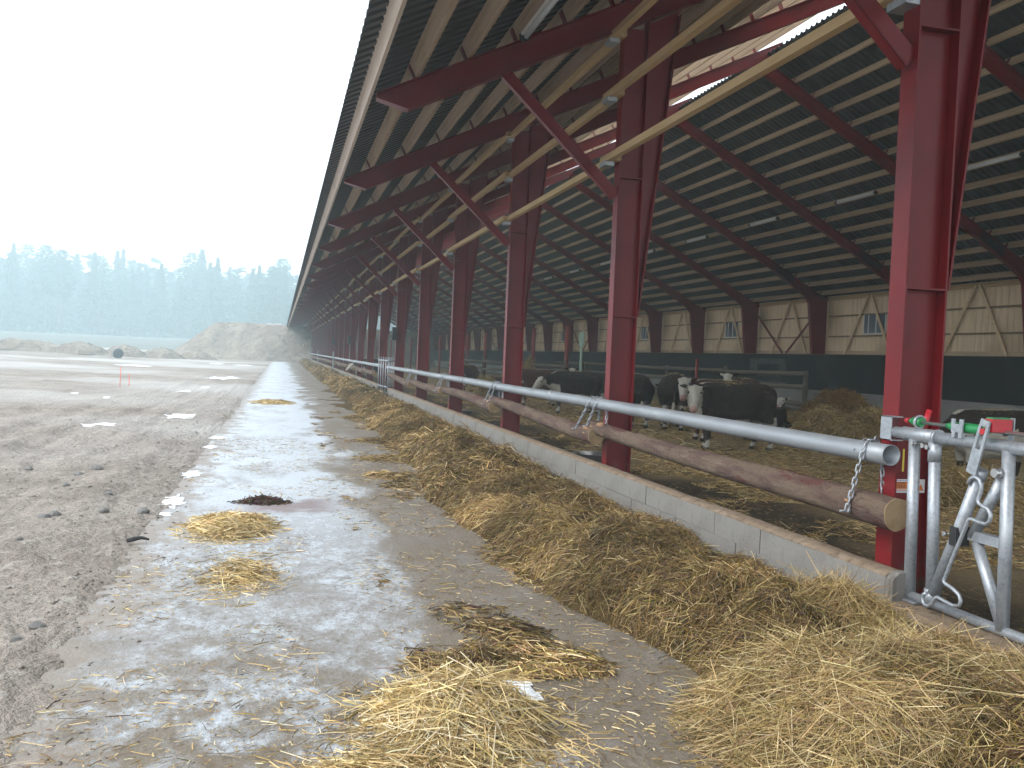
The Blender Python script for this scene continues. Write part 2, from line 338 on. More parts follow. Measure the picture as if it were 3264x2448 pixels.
# ------------------------------------------------------------------ setting: ground, slab, barn floor
FIELD_L = -1.08
def gz(X, Y):
    near = np.clip(1-np.hypot(X+3, Y-6)/60, 0, 1)
    z = .05*(fbm(X*.35, Y*.35, 3)-.5)+near*(.16*(fbm(X*1.1, Y*.8, 5, 5, .55)-.5)+.05*(fbm(X*4, Y*3, 9, 4)-.5))
    z = z+near*.20*(fbm(X*2.4+.35*fbm(X*.8, Y*.5, 13, 2), Y*.22, 11, 3)-.5)+near*.07*(fbm(X*2.6, Y*2.0, 15, 4)-.5)
    z = z+.02+.06*np.clip((4.6-Y)/1.5, 0, 1)*(fbm(X*2, Y*2, 17, 3))
    w_ = np.clip((X+2.4)/1.1, 0, 1); z = z*(1-w_)+w_*np.maximum(.022+.32*z, .004)
    edge = -1.03+.34*(fbm(X*.4+3, Y*.8, 21, 5, .65)-.5)+.30*np.clip((5.6-Y)/2.0, 0, 1)*(fbm(X*1.1, Y*1.6, 23, 3)-.25)
    t = np.clip((X-edge)/.42+.5, 0, 1); z = z*(1-t)+(-.035)*t+.05*(fbm(X*7, Y*6, 25, 4, .6)-.5)*w_
    z = np.where(X > -.62, -.12, z)
    z = z+np.clip((-X-6)/40, 0, 1)*.9*fbm(X*.08, Y*.05, 31, 3)*np.clip((Y-5)/30, 0, 1)
    z = np.where(X > 22, np.minimum(z, -.05), z)
    return z
xs = np.unique(np.concatenate([np.linspace(-500,-60,24), np.linspace(-60,-12,60), np.linspace(-12,-4.5,80), np.linspace(-4.5,-1.7,70), np.linspace(-1.75,-.6,110), np.linspace(-.45,22,12), np.linspace(22,500,24)]))
ys = np.unique(np.concatenate([np.linspace(-60,1.5,20), 1.5+26*np.linspace(0,1,420)**1.7, np.linspace(27.6,140,200), np.linspace(140,700,30)]))
g = grid('ground', xs, ys, gz, 'earth'); tag(g, 'bare brown trampled earth beside the concrete strip', None, None, 'structure')
def sz(X, Y):
    return .006*(fbm(X*1.3, Y*.9, 41, 3)-.5)
xs = np.linspace(FIELD_L, 3.47, 40); ys = np.concatenate([np.linspace(-12, 30, 160), np.linspace(31, 112, 60)])
o = grid('pavement', xs, ys, sz, 'slab_concrete'); tag(o, 'frosted concrete feed alley running along the open barn front', None, None, 'structure')
sk = MB(); sk.box((FIELD_L,-12,-.2), (3.47,112,-.02)); o2 = sk.build('pavement_edge', 'mortar', o)
FLOOR = .10
def fz(X, Y):
    z = FLOOR-.05+.16*(fbm(X*.5, Y*.5, 51, 4)-.42)+.06*(fbm(X*2.3, Y*2.3, 57, 4)-.5)
    z = z*np.clip((X-3.6)/1.2, .25, 1)+np.clip((X-9)/6, 0, 1)*.12
    return z
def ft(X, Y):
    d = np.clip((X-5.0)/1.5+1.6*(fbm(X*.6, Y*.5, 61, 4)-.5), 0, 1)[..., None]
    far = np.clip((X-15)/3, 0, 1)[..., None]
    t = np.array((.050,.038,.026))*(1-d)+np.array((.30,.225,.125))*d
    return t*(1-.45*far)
xs = np.concatenate([np.linspace(3.64, 16, 110), np.linspace(16.2, 19.2, 12)]); ys = np.concatenate([np.linspace(-8, 40, 330), np.linspace(40.5, 137, 100)])
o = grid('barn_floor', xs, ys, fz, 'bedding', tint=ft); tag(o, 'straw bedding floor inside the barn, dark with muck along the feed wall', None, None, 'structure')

# ------------------------------------------------------------------ the barn
Y1, S, NF = 4.82, 5.0, 27
FRAMES = [Y1+S*i for i in range(-1, NF)]
XF, XB = 3.65, 19.07
zf = lambda x: 4.21+.485*(x-1.245)          # underside of the front rafters
zb = lambda x: 8.10-.549*(x-12)             # underside of the rear rafters
DV, PD = .31, .17                           # rafter depth (vertical), purlin depth
BARN = empty('cattle_barn', (3.65, Y1, 0))
tag(BARN, 'long open-sided cattle barn with red steel frames, timber purlins and corrugated roof', 'barn')
BL = Vector(BARN.location)
def bpart(name, me, mt, loc=(0,0,0), parent=None, rot=None):
    if parent is None: return link(name, me, mt, BARN, Vector(loc)-BL, rot)
    return link(name, me, mt, parent, loc, rot)
# --- front column (local: origin on the column's outer foot, y = frame centre)
mb = MB()
H1 = zf(XF)
mb.box((0,-.075,0), (.013,.075,H1-.006)); mb.box((.013,-.005,0), (.287,.005,H1+.03)); mb.box((.287,-.075,0), (.300,.075,H1+.13))
col_me = mb.mesh('column')
mb = MB()                                    # tapered haunch on the inner side
zt = zf(XF+.70)
mb.prism([(.30,2.13), (.30,H1+.1), (.70,zt-.02), (.66,zt-.10)], 'y', -.006, .006)
dx, dz = .36, zt-.1-2.13; ln = math.hypot(dx, dz)
M = Matrix.Translation((.302, 0, 2.13))@Matrix.Rotation(math.atan2(dx, dz), 4, 'Y')
mb.box((0,-.075,0), (.013,.075,ln), M)
haunch_me = mb.mesh('haunch')
stf = MB().box((.0135,-.074,2.122), (.2865,-.0055,2.134)).box((.0135,.0055,2.122), (.2865,.074,2.134)).mesh('stiffener')
stf2 = MB().box((.0135,-.074,3.70), (.2865,-.0055,3.712)).box((.0135,.0055,3.70), (.2865,.074,3.712)).mesh('stiffener')
base_me = MB().box((-.04,-.11,-.05), (.34,.11,.012)).mesh('base_plate')
def beam(x0, x1, zfun, slope, tipcut=False):
    mb = MB(); ct = math.cos(math.atan(slope)); h = .075; tf = .014
    def strip(xa, xb, off, th, hw):
        mb.prism([(xa, zfun(xa)+off), (xb, zfun(xb)+off), (xb, zfun(xb)+off+th), (xa, zfun(xa)+off+th)], 'y', -hw, hw)
    if tipcut:
        xt = x0+.34
        strip(xt, x1, 0, tf, h)
        mb.prism([(x0, zfun(x0)+DV-.06), (xt, zfun(xt)), (xt, zfun(xt)+tf), (x0, zfun(x0)+DV-.06+tf)], 'y', -h, h)
        mb.prism([(x0, zfun(x0)+DV-.047), (xt, zfun(xt)+tf), (x1, zfun(x1)+tf), (x1, zfun(x1)+DV-tf), (x0, zfun(x0)+DV-tf)], 'y', -.005, .005)
    else:
        strip(x0, x1, 0, tf, h)
        mb.prism([(x0, zfun(x0)+tf), (x1, zfun(x1)+tf), (x1, zfun(x1)+DV-tf), (x0, zfun(x0)+DV-tf)], 'y', -.005, .005)
    strip(x0, x1, DV-tf, tf, h)
    return mb.mesh('rafter')
raf_f = beam(.90, 11.45, zf, .485, True)
raf_b = beam(10.95, 18.2, zb, -.549)
# rear column with curved knee, rests on the concrete wall at z 2.2
mb = MB()
prof_in = [(19.07,2.2), (18.83,4.13), (18.68,4.33), (18.25,4.62), (17.42,5.09)]
prof_out = [(19.56,2.2), (19.56,4.35), (19.64,4.40)]
poly = prof_in+[(17.42, zb(17.42)+DV-.014), (19.64, zb(19.64)+DV-.014)]+prof_out[::-1]
mb.prism(poly, 'y', -.005, .005)
def flange(pts, th=.013):
    for (xa,za),(xb,zb_) in zip(pts[:-1], pts[1:]):
        d = Vector((xb-xa, 0, zb_-za)); ln = d.length
        M = Matrix.Translation((xa,0,za))@Matrix.Rotation(math.atan2(d.x, d.z), 4, 'Y')
        mb.box((-th,-.075,-.003), (0,.075,ln+.003), M)
flange(prof_in); flange([(19.572,2.2), (19.572,4.35)])
mb.prism([(18.2, zb(18.2)+DV-.014), (19.64, zb(19.64)+DV-.014), (19.64, zb(19.64)+DV), (18.2, zb(18.2)+DV)], 'y', -.075, .075)
colb_me = mb.mesh('rear_column')
# knee strut from the column to the eave rafter
mb = MB(); a = Vector((-.012, 0, 3.50)); b = Vector((2.30-XF, 0, zf(2.30)+.004)); d = b-a
M = Matrix.Translation(a)@Matrix.Rotation(math.atan2(d.x, d.z), 4, 'Y')
mb.box((-.06,-.04,0), (-.05,.04,d.length), M); mb.box((-.06,-.04,0), (.05,-.034,d.length), M); mb.box((.05,-.04,0), (.058,.04,d.length), M)
strut_me = mb.mesh('eave_strut')
mast_me = MB().tube([(0,0,0), (0,0,2.95)], .085, 14).mesh('mast')
mastcap = MB().box((-.12,-.12,-.012), (.12,.12,.008)).mesh('mast_plate')
sticker_col = None
for i, y in enumerate(FRAMES):
    n = i-1
    c_ = bpart('column', col_me, 'red_column', (XF, y, 0))
    bpart('haunch', haunch_me, 'red_paint', (0,0,0), c_)
    bpart('stiffener', stf, 'red_paint', (0,0,0), c_); bpart('stiffener', stf2, 'red_paint', (0,0,0), c_)
    if n < 12: bpart('base_plate', base_me, 'red_paint', (0,0,.0), c_)
    if n == 0: sticker_col = c_
    r_ = bpart('rafter', raf_f, 'red_paint', (0, y, 0)); bpart('rafter', raf_b, 'red_paint', (0, y, 0))
    bpart('rear_column', colb_me, 'red_paint', (0, y, 0))
    bpart('eave_strut', strut_me, 'red_paint', (XF, y, 0))
    if n >= 5: ms = bpart('mast', mast_me, 'red_mast', (11.15, y, .05)); bpart('mast_plate', mastcap, 'red_mast', (0,0,2.95), ms)
# --- purlins
ctf = math.cos(math.atan(.485)); ctb = math.cos(math.atan(.549))
def purlin_mesh(slope, depth=PD, ln=S-.012, w=.058):
    th = math.atan(slope); M = Matrix.Rotation(-th, 4, 'Y')
    return MB().box((-w/2, -ln/2, 0), (w/2, ln/2, depth), M).mesh('purlin')
pf_me, pb_me = purlin_mesh(.485), purlin_mesh(-.549)
cl_f = MB().box((-.041,-.05,-.012), (-.032,.05,.15), Matrix.Rotation(-math.atan(.485), 4, 'Y')).mesh('purlin_cleat')
cl_b = MB().box((-.039,-.035,-.012), (-.031,.035,.15), Matrix.Rotation(math.atan(.549), 4, 'Y')).mesh('purlin_cleat')
PXF = [1.33+.555*k for k in range(18)]; PXB = [11.27+.535*k for k in range(16)]
far_p = MB(); far_c = MB()
def addto(mbd, me, loc):
    b = len(mbd.v); mbd.v += [(v.co.x+loc[0], v.co.y+loc[1], v.co.z+loc[2]) for v in me.vertices]
    mbd.f += [tuple(b+i for i in p.vertices) for p in me.polygons]; mbd.mi += [0]*len(me.polygons); mbd.sm += [False]*len(me.polygons)
for i, y in enumerate(FRAMES[:-1]):
    n = i-1; yc = y+S/2
    for side, xs_, me, cm, zz in ((0, PXF, pf_me, cl_f, zf), (1, PXB, pb_me, cl_b, zb)):
        for x in xs_:
            z = zz(x)+DV+.004
            jz = .004*((int(x*37)+i) % 3)
            use = (0 <= n <= 8) if side == 0 else (2 <= n <= 9)
            if use: bpart('purlin', me, 'timber_purlin' if side == 0 else 'timber_grey', (x, yc, z+jz))
            else: addto(far_p, me, (x, yc, z+jz))
            if side == 0 or n >= 2: addto(far_c, cm, (x, y, z))
tag(far_p.wbuild('distant_purlins', 'timber_grey', BARN), kind='stuff')
tag(far_c.wbuild('purlin_cleats', 'red_paint', BARN), kind='stuff')
# --- roof sheets (trapezoid profile, ridges run down the slope)
def sheet(name, x0, x1, zfun, mt, ya=-4.6, yb=136.2, pitch=.2, h=.045, up=0.):
    k = int((yb-ya)/pitch); ys_ = []; hs_ = []
    for j in range(k):
        b = ya+j*pitch; ys_ += [b, b+.10, b+.125, b+.175]; hs_ += [0, 0, h, h]
    ys_ = np.array(ys_); hs_ = np.array(hs_); n = len(ys_); cs = np.linspace(x0, x1, 5)
    co = []; 
    for x in cs: co.append(np.stack([np.full(n, x), ys_, zfun(x)+DV+PD/ctf+.012+hs_+up], -1))
    co = np.concatenate(co)-np.array(BL); i = np.arange(5*n).reshape(5, n)
    q = np.stack([i[:-1,:-1], i[:-1,1:], i[1:,1:], i[1:,:-1]], -1).reshape(-1,4)
    return link(name, npmesh(name, co, q), mt, BARN)
sheet('roof_sheet', .60, 7.75, zf, 'roof_metal'); sheet('roof_sheet', 11.05, 20.15, zb, 'roof_metal')
o = sheet('ridge_light_sheet', 7.70, 11.45, zf, 'roof_clear', up=.05); o['label'] = 'pale translucent roof sheeting letting daylight in along the ridge'
# --- eave fascia: one board per bay, leaning square to the roof
th = math.atan(.485)
fb = MB().box((-.045,-S/2+.002,0), (0,S/2-.002,.205), Matrix.Rotation(-th, 4, 'Y')).mesh('fascia_board')
for i, y in enumerate(FRAMES[:-1]): bpart('fascia_board', fb, 'fascia', (.875, y+S/2, 4.385))
# --- three timber rails along the front columns
rl = MB().box((-.036,-S/2-.16,0), (.036,S/2+.16,.075)).mesh('wind_rail')
pk = MB().box((-.055,-.09,-.05), (.06,.09,0)).mesh('rail_bracket')
for k, z in enumerate((3.875, 4.60, 5.26)):
    for i, y in enumerate(FRAMES[:-1]):
        if k == 2 and i % 2: pass
        xx = XF-.045-(.074 if i % 2 else 0)
        r_ = bpart('wind_rail', rl, 'timber', (xx, y+S/2, z))
        if i < 14: bpart('rail_bracket', pk, 'galv', (0, S/2+.02, 0), r_)
# --- rear wall: concrete footing wall with ledge, timber cladding, rails, braces, windows
YA, YB = FRAMES[0]-1, FRAMES[-1]
MB().box((19.03,YA,-.1), (19.68,YB,.90)).wbuild('wall_foot', 'concrete_wall', BARN)
o = MB().box((19.05,YA,.902), (19.68,YB,2.198)).wbuild('wall_upper', 'dark_wall', BARN); o['label'] = 'blackened upper half of the rear concrete wall'
MB().box((19.052,YA,2.2), (19.68,YB,2.215)).wbuild('wall_ledge', 'cap_dirt', BARN)
pt = MB()
for (ya,yb,za,zb_) in ((31.6,34.3,1.80,2.02),(31.5,32.0,1.45,1.80),(33.7,34.3,1.35,1.80),(31.9,33.7,1.30,1.45),(31.5,34.0,.95,1.12)): pt.box((19.046,ya,za), (19.05,yb,zb_))
o = pt.wbuild('wall_patch', 'wall_patch', BARN); o['label'] = 'pale rubbed patches on the black wall'
def clad_mesh():
    v = []; f = []; n = 0; y = -S/2+.001; k = 0
    while y < S/2-.01:
        wd = .118; y2 = min(y+wd, S/2-.001); xo = .004*(k % 2)
        for (yy, xx) in ((y+.004, xo), (y2-.004, xo), (y2-.001, .012+xo), (y2, .012+xo)):
            v += [(xx, yy, 0), (xx, yy, 2.02)]
        y = y2; k += 1
    m_ = len(v)//2
    for i in range(m_-1): f.append((2*i, 2*i+2, 2*i+3, 2*i+1))
    b = MB(); b.add(v, f); b.box((.02,-S/2,0), (.03,S/2,2.02)); return b.mesh('cladding')
clad_me = clad_mesh()
wrail = MB().box((-.055,-S/2+.12,0), (0,S/2-.12,.05)).mesh('cladding_rail')
trail = MB().box((-.055,-S/2+.12,0), (0,S/2-.12,.13)).mesh('top_plate')
def brace_mesh(p0, p1, wd=.10, th_=.045):
    a = Vector((0,)+p0); b = Vector((0,)+p1); d = b-a
    M = Matrix.Translation(a)@Matrix.Rotation(math.atan2(-d.y, d.z), 4, 'X')
    return MB().box((-.10,-wd/2,0), (-.057,wd/2,d.length), M).mesh('timber_brace')
br1, br2 = brace_mesh((1.32,2.225), (.07,4.30)), brace_mesh((-1.24,2.225), (-.07,4.30))
vb1, vb2 = brace_mesh((2.36,3.95), (.14,2.26), .075), brace_mesh((-2.36,3.95), (-.14,2.26), .075)
wf = MB()
for a, b in (((-.62,2.93), (.62,2.98)), ((-.62,3.62), (.62,3.67)), ((-.62,2.98), (-.56,3.62)), ((.56,2.98), (.62,3.62)), ((-.12,2.98), (-.06,3.62)), ((.30,2.98),(.35,3.62))):
    wf.box((-.012,a[0],a[1]), (.03,b[0],b[1]))
wf_me = wf.mesh('window'); pane_me = MB().box((0,-.56,2.98), (.012,.56,3.62)).mesh('pane')
for i, y in enumerate(FRAMES[:-1]):
    n = i-1; yc = y+S/2
    cl = bpart('cladding', clad_me, 'cladding', (19.70, yc, 2.36)); tag(cl, kind='stuff')
    if 3 <= n <= 16 or n in (2,):
        for z in (2.86, 3.61): bpart('cladding_rail', wrail, 'timber_shade_tint', (19.695, yc, z))  # shadow line below each rail is painted as a darker rail
        bpart('top_plate', trail, 'timber', (19.695, yc, 4.22))
        bpart('timber_brace', br1, 'timber_light', (19.69, yc, 0)); bpart('timber_brace', br2, 'timber_light', (19.69, yc, 0))
        if n % 5 == 0: bpart('steel_brace', vb1, 'red_paint', (19.5, yc, 0)); bpart('steel_brace', vb2, 'red_paint', (19.5, yc, 0))
        if n in (4, 6, 8, 11, 13): 
            w_ = bpart('window', wf_me, 'white_frame', (19.675, yc-.1 if n != 4 else yc-.25, 0)); bpart('pane', pane_me, 'glass', (.002,0,0), w_)
# sill under the cladding
MB().box((19.62,YA,2.218), (19.76,YB,2.358)).wbuild('sill_beam', 'timber_grey', BARN)
# sticker on the near column
def text_mesh(txt, size, mt, name='lettering'):
    cu = bpy.data.curves.new(name, 'FONT'); cu.body = txt; cu.size = size; cu.extrude = .0002
    o_ = bpy.data.objects.new('t', cu); COL.objects.link(o_); bpy.context.view_layer.update()
    me = bpy.data.meshes.new_from_object(o_.evaluated_get(bpy.context.evaluated_depsgraph_get())); bpy.data.objects.remove(o_)
    me.materials.clear(); me.materials.append(MATS[mt]); me.name = name; return me
st = MB(); x0, z0 = .058, .868; W_, H_ = .212, .084; y0 = -.0056
def sq(poly, mi, lvl): st.prism([(x0+p[0], z0+p[1]) for p in poly], 'y', y0-.0006*lvl, y0, mi)
sq([(0,0), (W_,0), (W_,H_), (0,H_)], 0, 1)
sq([(.004,.024), (.150,.024), (.178,.068), (.004,.068)], 1, 2)
sq([(.004,.0135), (.162,.0135), (.162,.0195), (.004,.0195)], 1, 2); sq([(.160,.0135), (.204,.0135), (.182,.056)], 1, 2)
sq([(.006,.074), (.158,.074), (.158,.0785), (.006,.0785)], 2, 2); sq([(.006,.004), (.185,.004), (.185,.0085), (.006,.0085)], 2, 2)
so = st.build('sticker', ['sticker_white','sticker_orange','sticker_blue'], sticker_col); so['label'] = 'white and orange maker\'s sticker'
for t_, x_, z_, s_ in (('TOME', .014, .0535, .019), ('TERA   G', .008, .030, .027)):
    l_ = link('lettering', text_mesh(t_, s_, 'sticker_ink'), None, None); 
    l_.parent = sticker_col; l_.location = (x0+x_, y0-.0018, z0+z_); l_.rotation_euler = (R_(90), 0, 0)
MB().box((.098,-.0066,1.00), (.112,-.0056,1.14)).build('sticker_strip', 'sticker_yellow', sticker_col)
# dark control boxes on columns further in
for n, y in enumerate(FRAMES):
    if n in (6, 10, 13): bpart('control_box', MB().box((-.14,-.20,2.02), (-.002,-.02,2.45)).box((-.16,-.15,2.10), (-.14,-.08,2.2)).mesh('control_box'), 'plastic_dark', (XF, y, 0))

# ------------------------------------------------------------------ feed wall of blocks
WY0, WY1 = 4.56, 30.25
WALL = empty('feed_wall', (3.56, 17, 0)); tag(WALL, 'low grey concrete block wall with a dirty top along the feed alley', 'wall')
bl = .722; bm = MB(); bm.box((-.073,-bl/2+.003,0), (.073,bl/2-.003,.184 if False else .1835)); blk = bm.mesh('block')
wl = Vector(WALL.location); k = 0
for c_, z in enumerate((.045, .232)):
    y = WY0+(.36 if c_ == 0 else 0)
    if c_ == 0: MB().box((3.487,WY0,z), (3.633,WY0+.355,z+.1835)).wbuild('block', 'block', WALL)
    while y+bl < WY1+.3:
        link('block', blk, 'block', WALL, Vector((3.56+.003*math.sin(k*2.3), y+bl/2, z+.0015*math.sin(k)))-wl); y += bl; k += 1
MB().box((3.495,WY0+.02,-.1), (3.625,WY1,.405)).wbuild('mortar_core', 'mortar', WALL)
def cap_strip(y0_, y1_, name, par, step=.12, zt=.41):
    ys_ = np.arange(y0_, y1_, step); prof = [(3.484,zt), (3.486,zt+.012), (3.53,zt+.028), (3.60,zt+.03), (3.634,zt+.018), (3.636,zt)]
    co = []
    for (x, z) in prof: co.append(np.stack([x+.005*(fbm(ys_*3, ys_*0+x*9, 71, 3)-.5), ys_, z+.012*(fbm(ys_*4, ys_*0+x*20, 73, 3)-.5)*(z > zt+.005)], -1))
    co = np.concatenate(co)-np.array(par.location); n = len(ys_); i = np.arange(len(prof)*n).reshape(len(prof), n)
    q = np.stack([i[:-1,:-1], i[:-1,1:], i[1:,1:], i[1:,:-1]], -1).reshape(-1,4)
    o_ = link(name, npmesh(name, co, q, None, True), 'cap_dirt', par); return o_
cap_strip(WY0+.005, WY1, 'mortar_cap', WALL)
# chamfered end piece at the near column
MB().prism([(3.482,.05),(3.638,.05),(3.638,.425),(3.60,.445),(3.53,.445),(3.482,.405)], 'y', WY0-.06, WY0+.012).wbuild('end_block', 'block', WALL)
# low kerb under the lock panel and at the far gate
KERB = empty('kerb', (3.55, 2.0, 0)); tag(KERB, 'low rounded concrete kerb under the galvanized lock panel', 'kerb')
kp = [(3.43,-.05), (3.43,.235), (3.47,.275), (3.62,.285), (3.66,.26), (3.66,-.05)]
MB().prism(kp, 'y', -2.5, WY0-.055).wbuild('kerb_body', 'cap_dirt', KERB)
KG = empty('kerb', (3.55, 31.6, 0)); tag(KG, 'low concrete kerb under the far barred gate', 'kerb')
MB().prism([(3.47,-.05), (3.47,.24), (3.64,.24), (3.64,-.05)], 'y', WY1+.03, 33.0).wbuild('kerb_body', 'block', KG)
W2 = empty('feed_wall', (3.56, 70, 0)); tag(W2, 'grey block feed wall continuing beyond the far barred gate', 'wall')
b2 = MB()
for c_, z in enumerate((.048, .236)):
    y = 33.03
    while y < 112: b2.box((3.487,y+.004,z), (3.633,y+bl-.004,z+.172)); y += bl
tag(b2.wbuild('blocks', 'block', W2), kind='stuff'); MB().box((3.495,33.05,-.1), (3.625,112,.405)).wbuild('mortar_core', 'mortar', W2)
cap_strip(33.03, 112, 'mortar_cap', W2, .4)

# ------------------------------------------------------------------ pipe rails
PXR, PZR = 3.565, 1.115
def hollow_pipe(name, y0_, y1_, r, label, th=.006):
    o_ = empty(name, (PXR, y0_, PZR)); tag(o_, label, 'pipe rail', 'pipe rails along the feed wall')
    mb = MB(); n = 20; segs = [y0_+.0, y0_+.25]+list(np.arange(y0_+2, y1_, 2.0))+[y1_]
    def ring(y, rr, dz=0): return [(math.cos(2*math.pi*j/n)*rr, y-y0_, math.sin(2*math.pi*j/n)*rr+dz) for j in range(n)]
    vs = []; 
    for s_ in segs: vs += ring(s_, r, .004*math.sin(s_*.8))
    k = len(segs)
    fs = [(i*n+j, (i+1)*n+j, (i+1)*n+(j+1)%n, i*n+(j+1)%n) for i in range(k-1) for j in range(n)]
    b = len(vs); vs += ring(segs[0], r-th); vs += ring(segs[1], r-th); 
    fs += [(b+j, b+(j+1)%n, b+n+(j+1)%n, b+n+j) for j in range(n)]; fs += [(j, (j+1)%n, b+(j+1)%n, b+j) for j in range(n)]
    fs += [tuple(b+n+j for j in range(n))]
    mb.add(vs, fs, 0, True); mb.build('pipe', 'galv_dull', o_)
    for y in FRAMES:
        if y0_ < y < y1_:
            MB().tube([(-r-.006,y-y0_+.13,0), (0,y-y0_+.13,r+.006), (r+.02,y-y0_+.13,r+.006)], .006, 6).build('clamp', 'galv', o_)
            MB().box((.0,-.05,-.05), (.02,.05,.05)).build('mount_plate', 'red_paint', o_, (r+.0, y-y0_, 0))
    for jy in (7.0, 13.0, 19.0):
        if y0_+jy < y1_: MB().tube([(0,jy-.09,.002), (0,jy+.09,.002)], r+.006, 20).build('coupling', 'galv_dull', o_)
    return o_
hollow_pipe('pipe_rail', 4.68, 31.0, .064, 'thick galvanized pipe rail above the logs with an open end at the near column')
hollow_pipe('pipe_rail', 33.1, 112, .064, 'galvanized pipe rail above the feed wall beyond the far barred gate')

# ------------------------------------------------------------------ neck logs on chains
def log_mesh(seed, L=5.35, r0=.098, r1=.074):
    rr = random.Random(seed); n = 28; ks = 48; vs = []; 
    kn = [(rr.random()*L, rr.random()*6.28, .012+.012*rr.random()) for _ in range(16)]
    for i in range(ks+1):
        t = i/ks; y = t*L; r = r0+(r1-r0)*t; cx_ = .02*math.sin(t*3+seed); cz_ = .025*math.sin(t*4.1+seed*2)
        for j in range(n):
            a = 2*math.pi*j/n
            rad = r*(1+.035*math.sin(3*a+seed+t*5)+.02*math.sin(7*a+i*1.7+seed)+.006*rr.uniform(-1,1))
            for ky, ka, kh in kn:
                dy = (y-ky)/.05; da = ((a-ka+math.pi)%(2*math.pi)-math.pi)/.35
                rad += kh*math.exp(-dy*dy-da*da)
            vs.append((cx_+rad*math.cos(a), y, cz_+rad*math.sin(a)))
    fs = [(i*n+j, (i+1)*n+j, (i+1)*n+(j+1)%n, i*n+(j+1)%n) for i in range(ks) for j in range(n)]
    mb = MB(); mb.add(vs, fs, 0, True); me = mb.mesh('bark')
    e = MB(); ring0 = [Vector(vs[j])*1 for j in range(n)]; c0 = sum(ring0, Vector())/n
    ring = [c0+(p-c0)*.97+Vector((0,-.004,0)) for p in ring0]
    e.add([c0+Vector((0,-.007,0))]+ring+ring0, [(0,1+(j+1)%n,1+j) for j in range(n)]+[(1+j,1+(j+1)%n,1+n+(j+1)%n,1+n+j) for j in range(n)])
    e0 = e; e = MB()
    ring1 = [Vector(vs[ks*n+j]) for j in range(n)]; c1 = sum(ring1, Vector())/n
    e.add([c1+Vector((0,.004,0))]+ring1, [(0,1+j,1+(j+1)%n) for j in range(n)])
    return me, e0.mesh('cut_end'), e.mesh('cut_end')
logs_v = [log_mesh(s_) for s_ in (1, 2, 3)]
def raw_patch(seed, sc):
    rr = random.Random(seed); vs = []; n = 9
    vs = [(0,0,.006)]+[((.02+.012*rr.random())*sc*math.cos(2*math.pi*j/n)*.8, (.055+.03*rr.random())*sc*math.sin(2*math.pi*j/n), 0) for j in range(n)]
    return MB().add(vs, [(0,1+j,1+(j+1)%n) for j in range(n)]).mesh('bare_patch')
patch_v = [raw_patch(s_, .5) for s_ in (1,2,3)]; big_patch = raw_patch(9, 1.7)
log_labels = ['bark-covered log with a pale sawn end by the sticker column, hung from the pipe',
 'bark-covered log hung from the pipe between the second and third red columns',
 'bark-covered log hung from the pipe between the third and fourth red columns',
 'bark-covered log hung from the pipe between the fourth and fifth red columns',
 'bark-covered log hung from the pipe just before the far barred gate']
LOGP = []
for n in range(0, 21):
    if n == 5: continue
    y0_ = FRAMES[n+1]-.27+(.12 if n else 0)
    if n == 6: y0_ += .2
    L_ = 5.35 if n != 4 else 5.1
    p0 = Vector((3.515-(.045 if n else 0), y0_, .755 if n == 0 else .775)); p1 = Vector((3.53, y0_+L_, .858))
    d = p1-p0; me, em, em2 = logs_v[n % 3]
    lg = empty('hanging_log', p0); lg.rotation_euler = (math.atan2(d.z, d.y), 0, -math.atan2(d.x, d.y))
    if n < 5: tag(lg, log_labels[n], 'log', 'logs hung along the feed wall')
    else: tag(lg, 'weathered log hung from the pipe rail beyond the far barred gate', 'log', 'far logs hung along the feed wall')
    link('bark', me, 'bark', lg); link('cut_end', em, 'wood_end', lg); link('cut_end', em2, 'wood_end', lg)
    if n < 5:
        rr = random.Random(n+40)
        for q in range(5):
            yy = rr.uniform(.2,5.0) if q > 1 else (4.95+.2*q if n == 0 else rr.uniform(.1,.3)); a = rr.uniform(2.4,4.2) if q > 1 else 2.2+.7*q; t = yy/5.35; r = .098-.024*t
            cx_ = .02*math.sin(t*3+(n%3+1)); cz_ = .025*math.sin(t*4.1+(n%3+1)*2)
            pos = Vector((cx_+math.cos(a)*(r+.006), yy, cz_+math.sin(a)*(r+.006)))
            link('bare_patch', patch_v[q % 3] if q else big_patch, 'wood_raw', lg, pos, (0, math.pi/2-a, 0))
    LOGP.append((n, p0, d))
# chains: links shared, each chain a thing
lk = []
for k in range(12):
    a = 2*math.pi*k/12; lk.append((.0125*math.cos(a), 0, .0125*math.sin(a)+(.0145 if math.sin(a) > 0 else -.0145)))
link_me = MB().tube(lk, .0058, 6, closed=True).mesh('link')
shackle_me = MB().tube([(-.045,0,0), (.02,0,0)], .007, 8).tube([(.02,0,-.012), (.02,0,.012)], .012, 8).mesh('pin')
def chain(path, label, group, step=.041):
    pts = [Vector(p) for p in path]; ln = [0]
    for a, b in zip(pts[:-1], pts[1:]): ln.append(ln[-1]+(b-a).length)
    base = empty('chain', pts[-1]); tag(base, label, 'chain', group)
    k = max(2, int(ln[-1]/step))
    for i in range(k):
        s_ = (i+.5)/k*ln[-1]
        for j in range(len(pts)-1):
            if ln[j] <= s_ <= ln[j+1]:
                t = (s_-ln[j])/max(1e-6, ln[j+1]-ln[j]); p = pts[j].lerp(pts[j+1], t); d = (pts[j+1]-pts[j]).normalized(); break
        q = d.to_track_quat('Z', 'Y'); eu = (q.to_matrix()@Matrix.Rotation(math.pi/2*(i % 2)+.3, 3, 'Z')).to_euler()
        link('link', link_me, 'galv', base, p-pts[-1], eu)
    link('pin', shackle_me, 'galv', base, (-.002,0,0))
    return base
r = .072
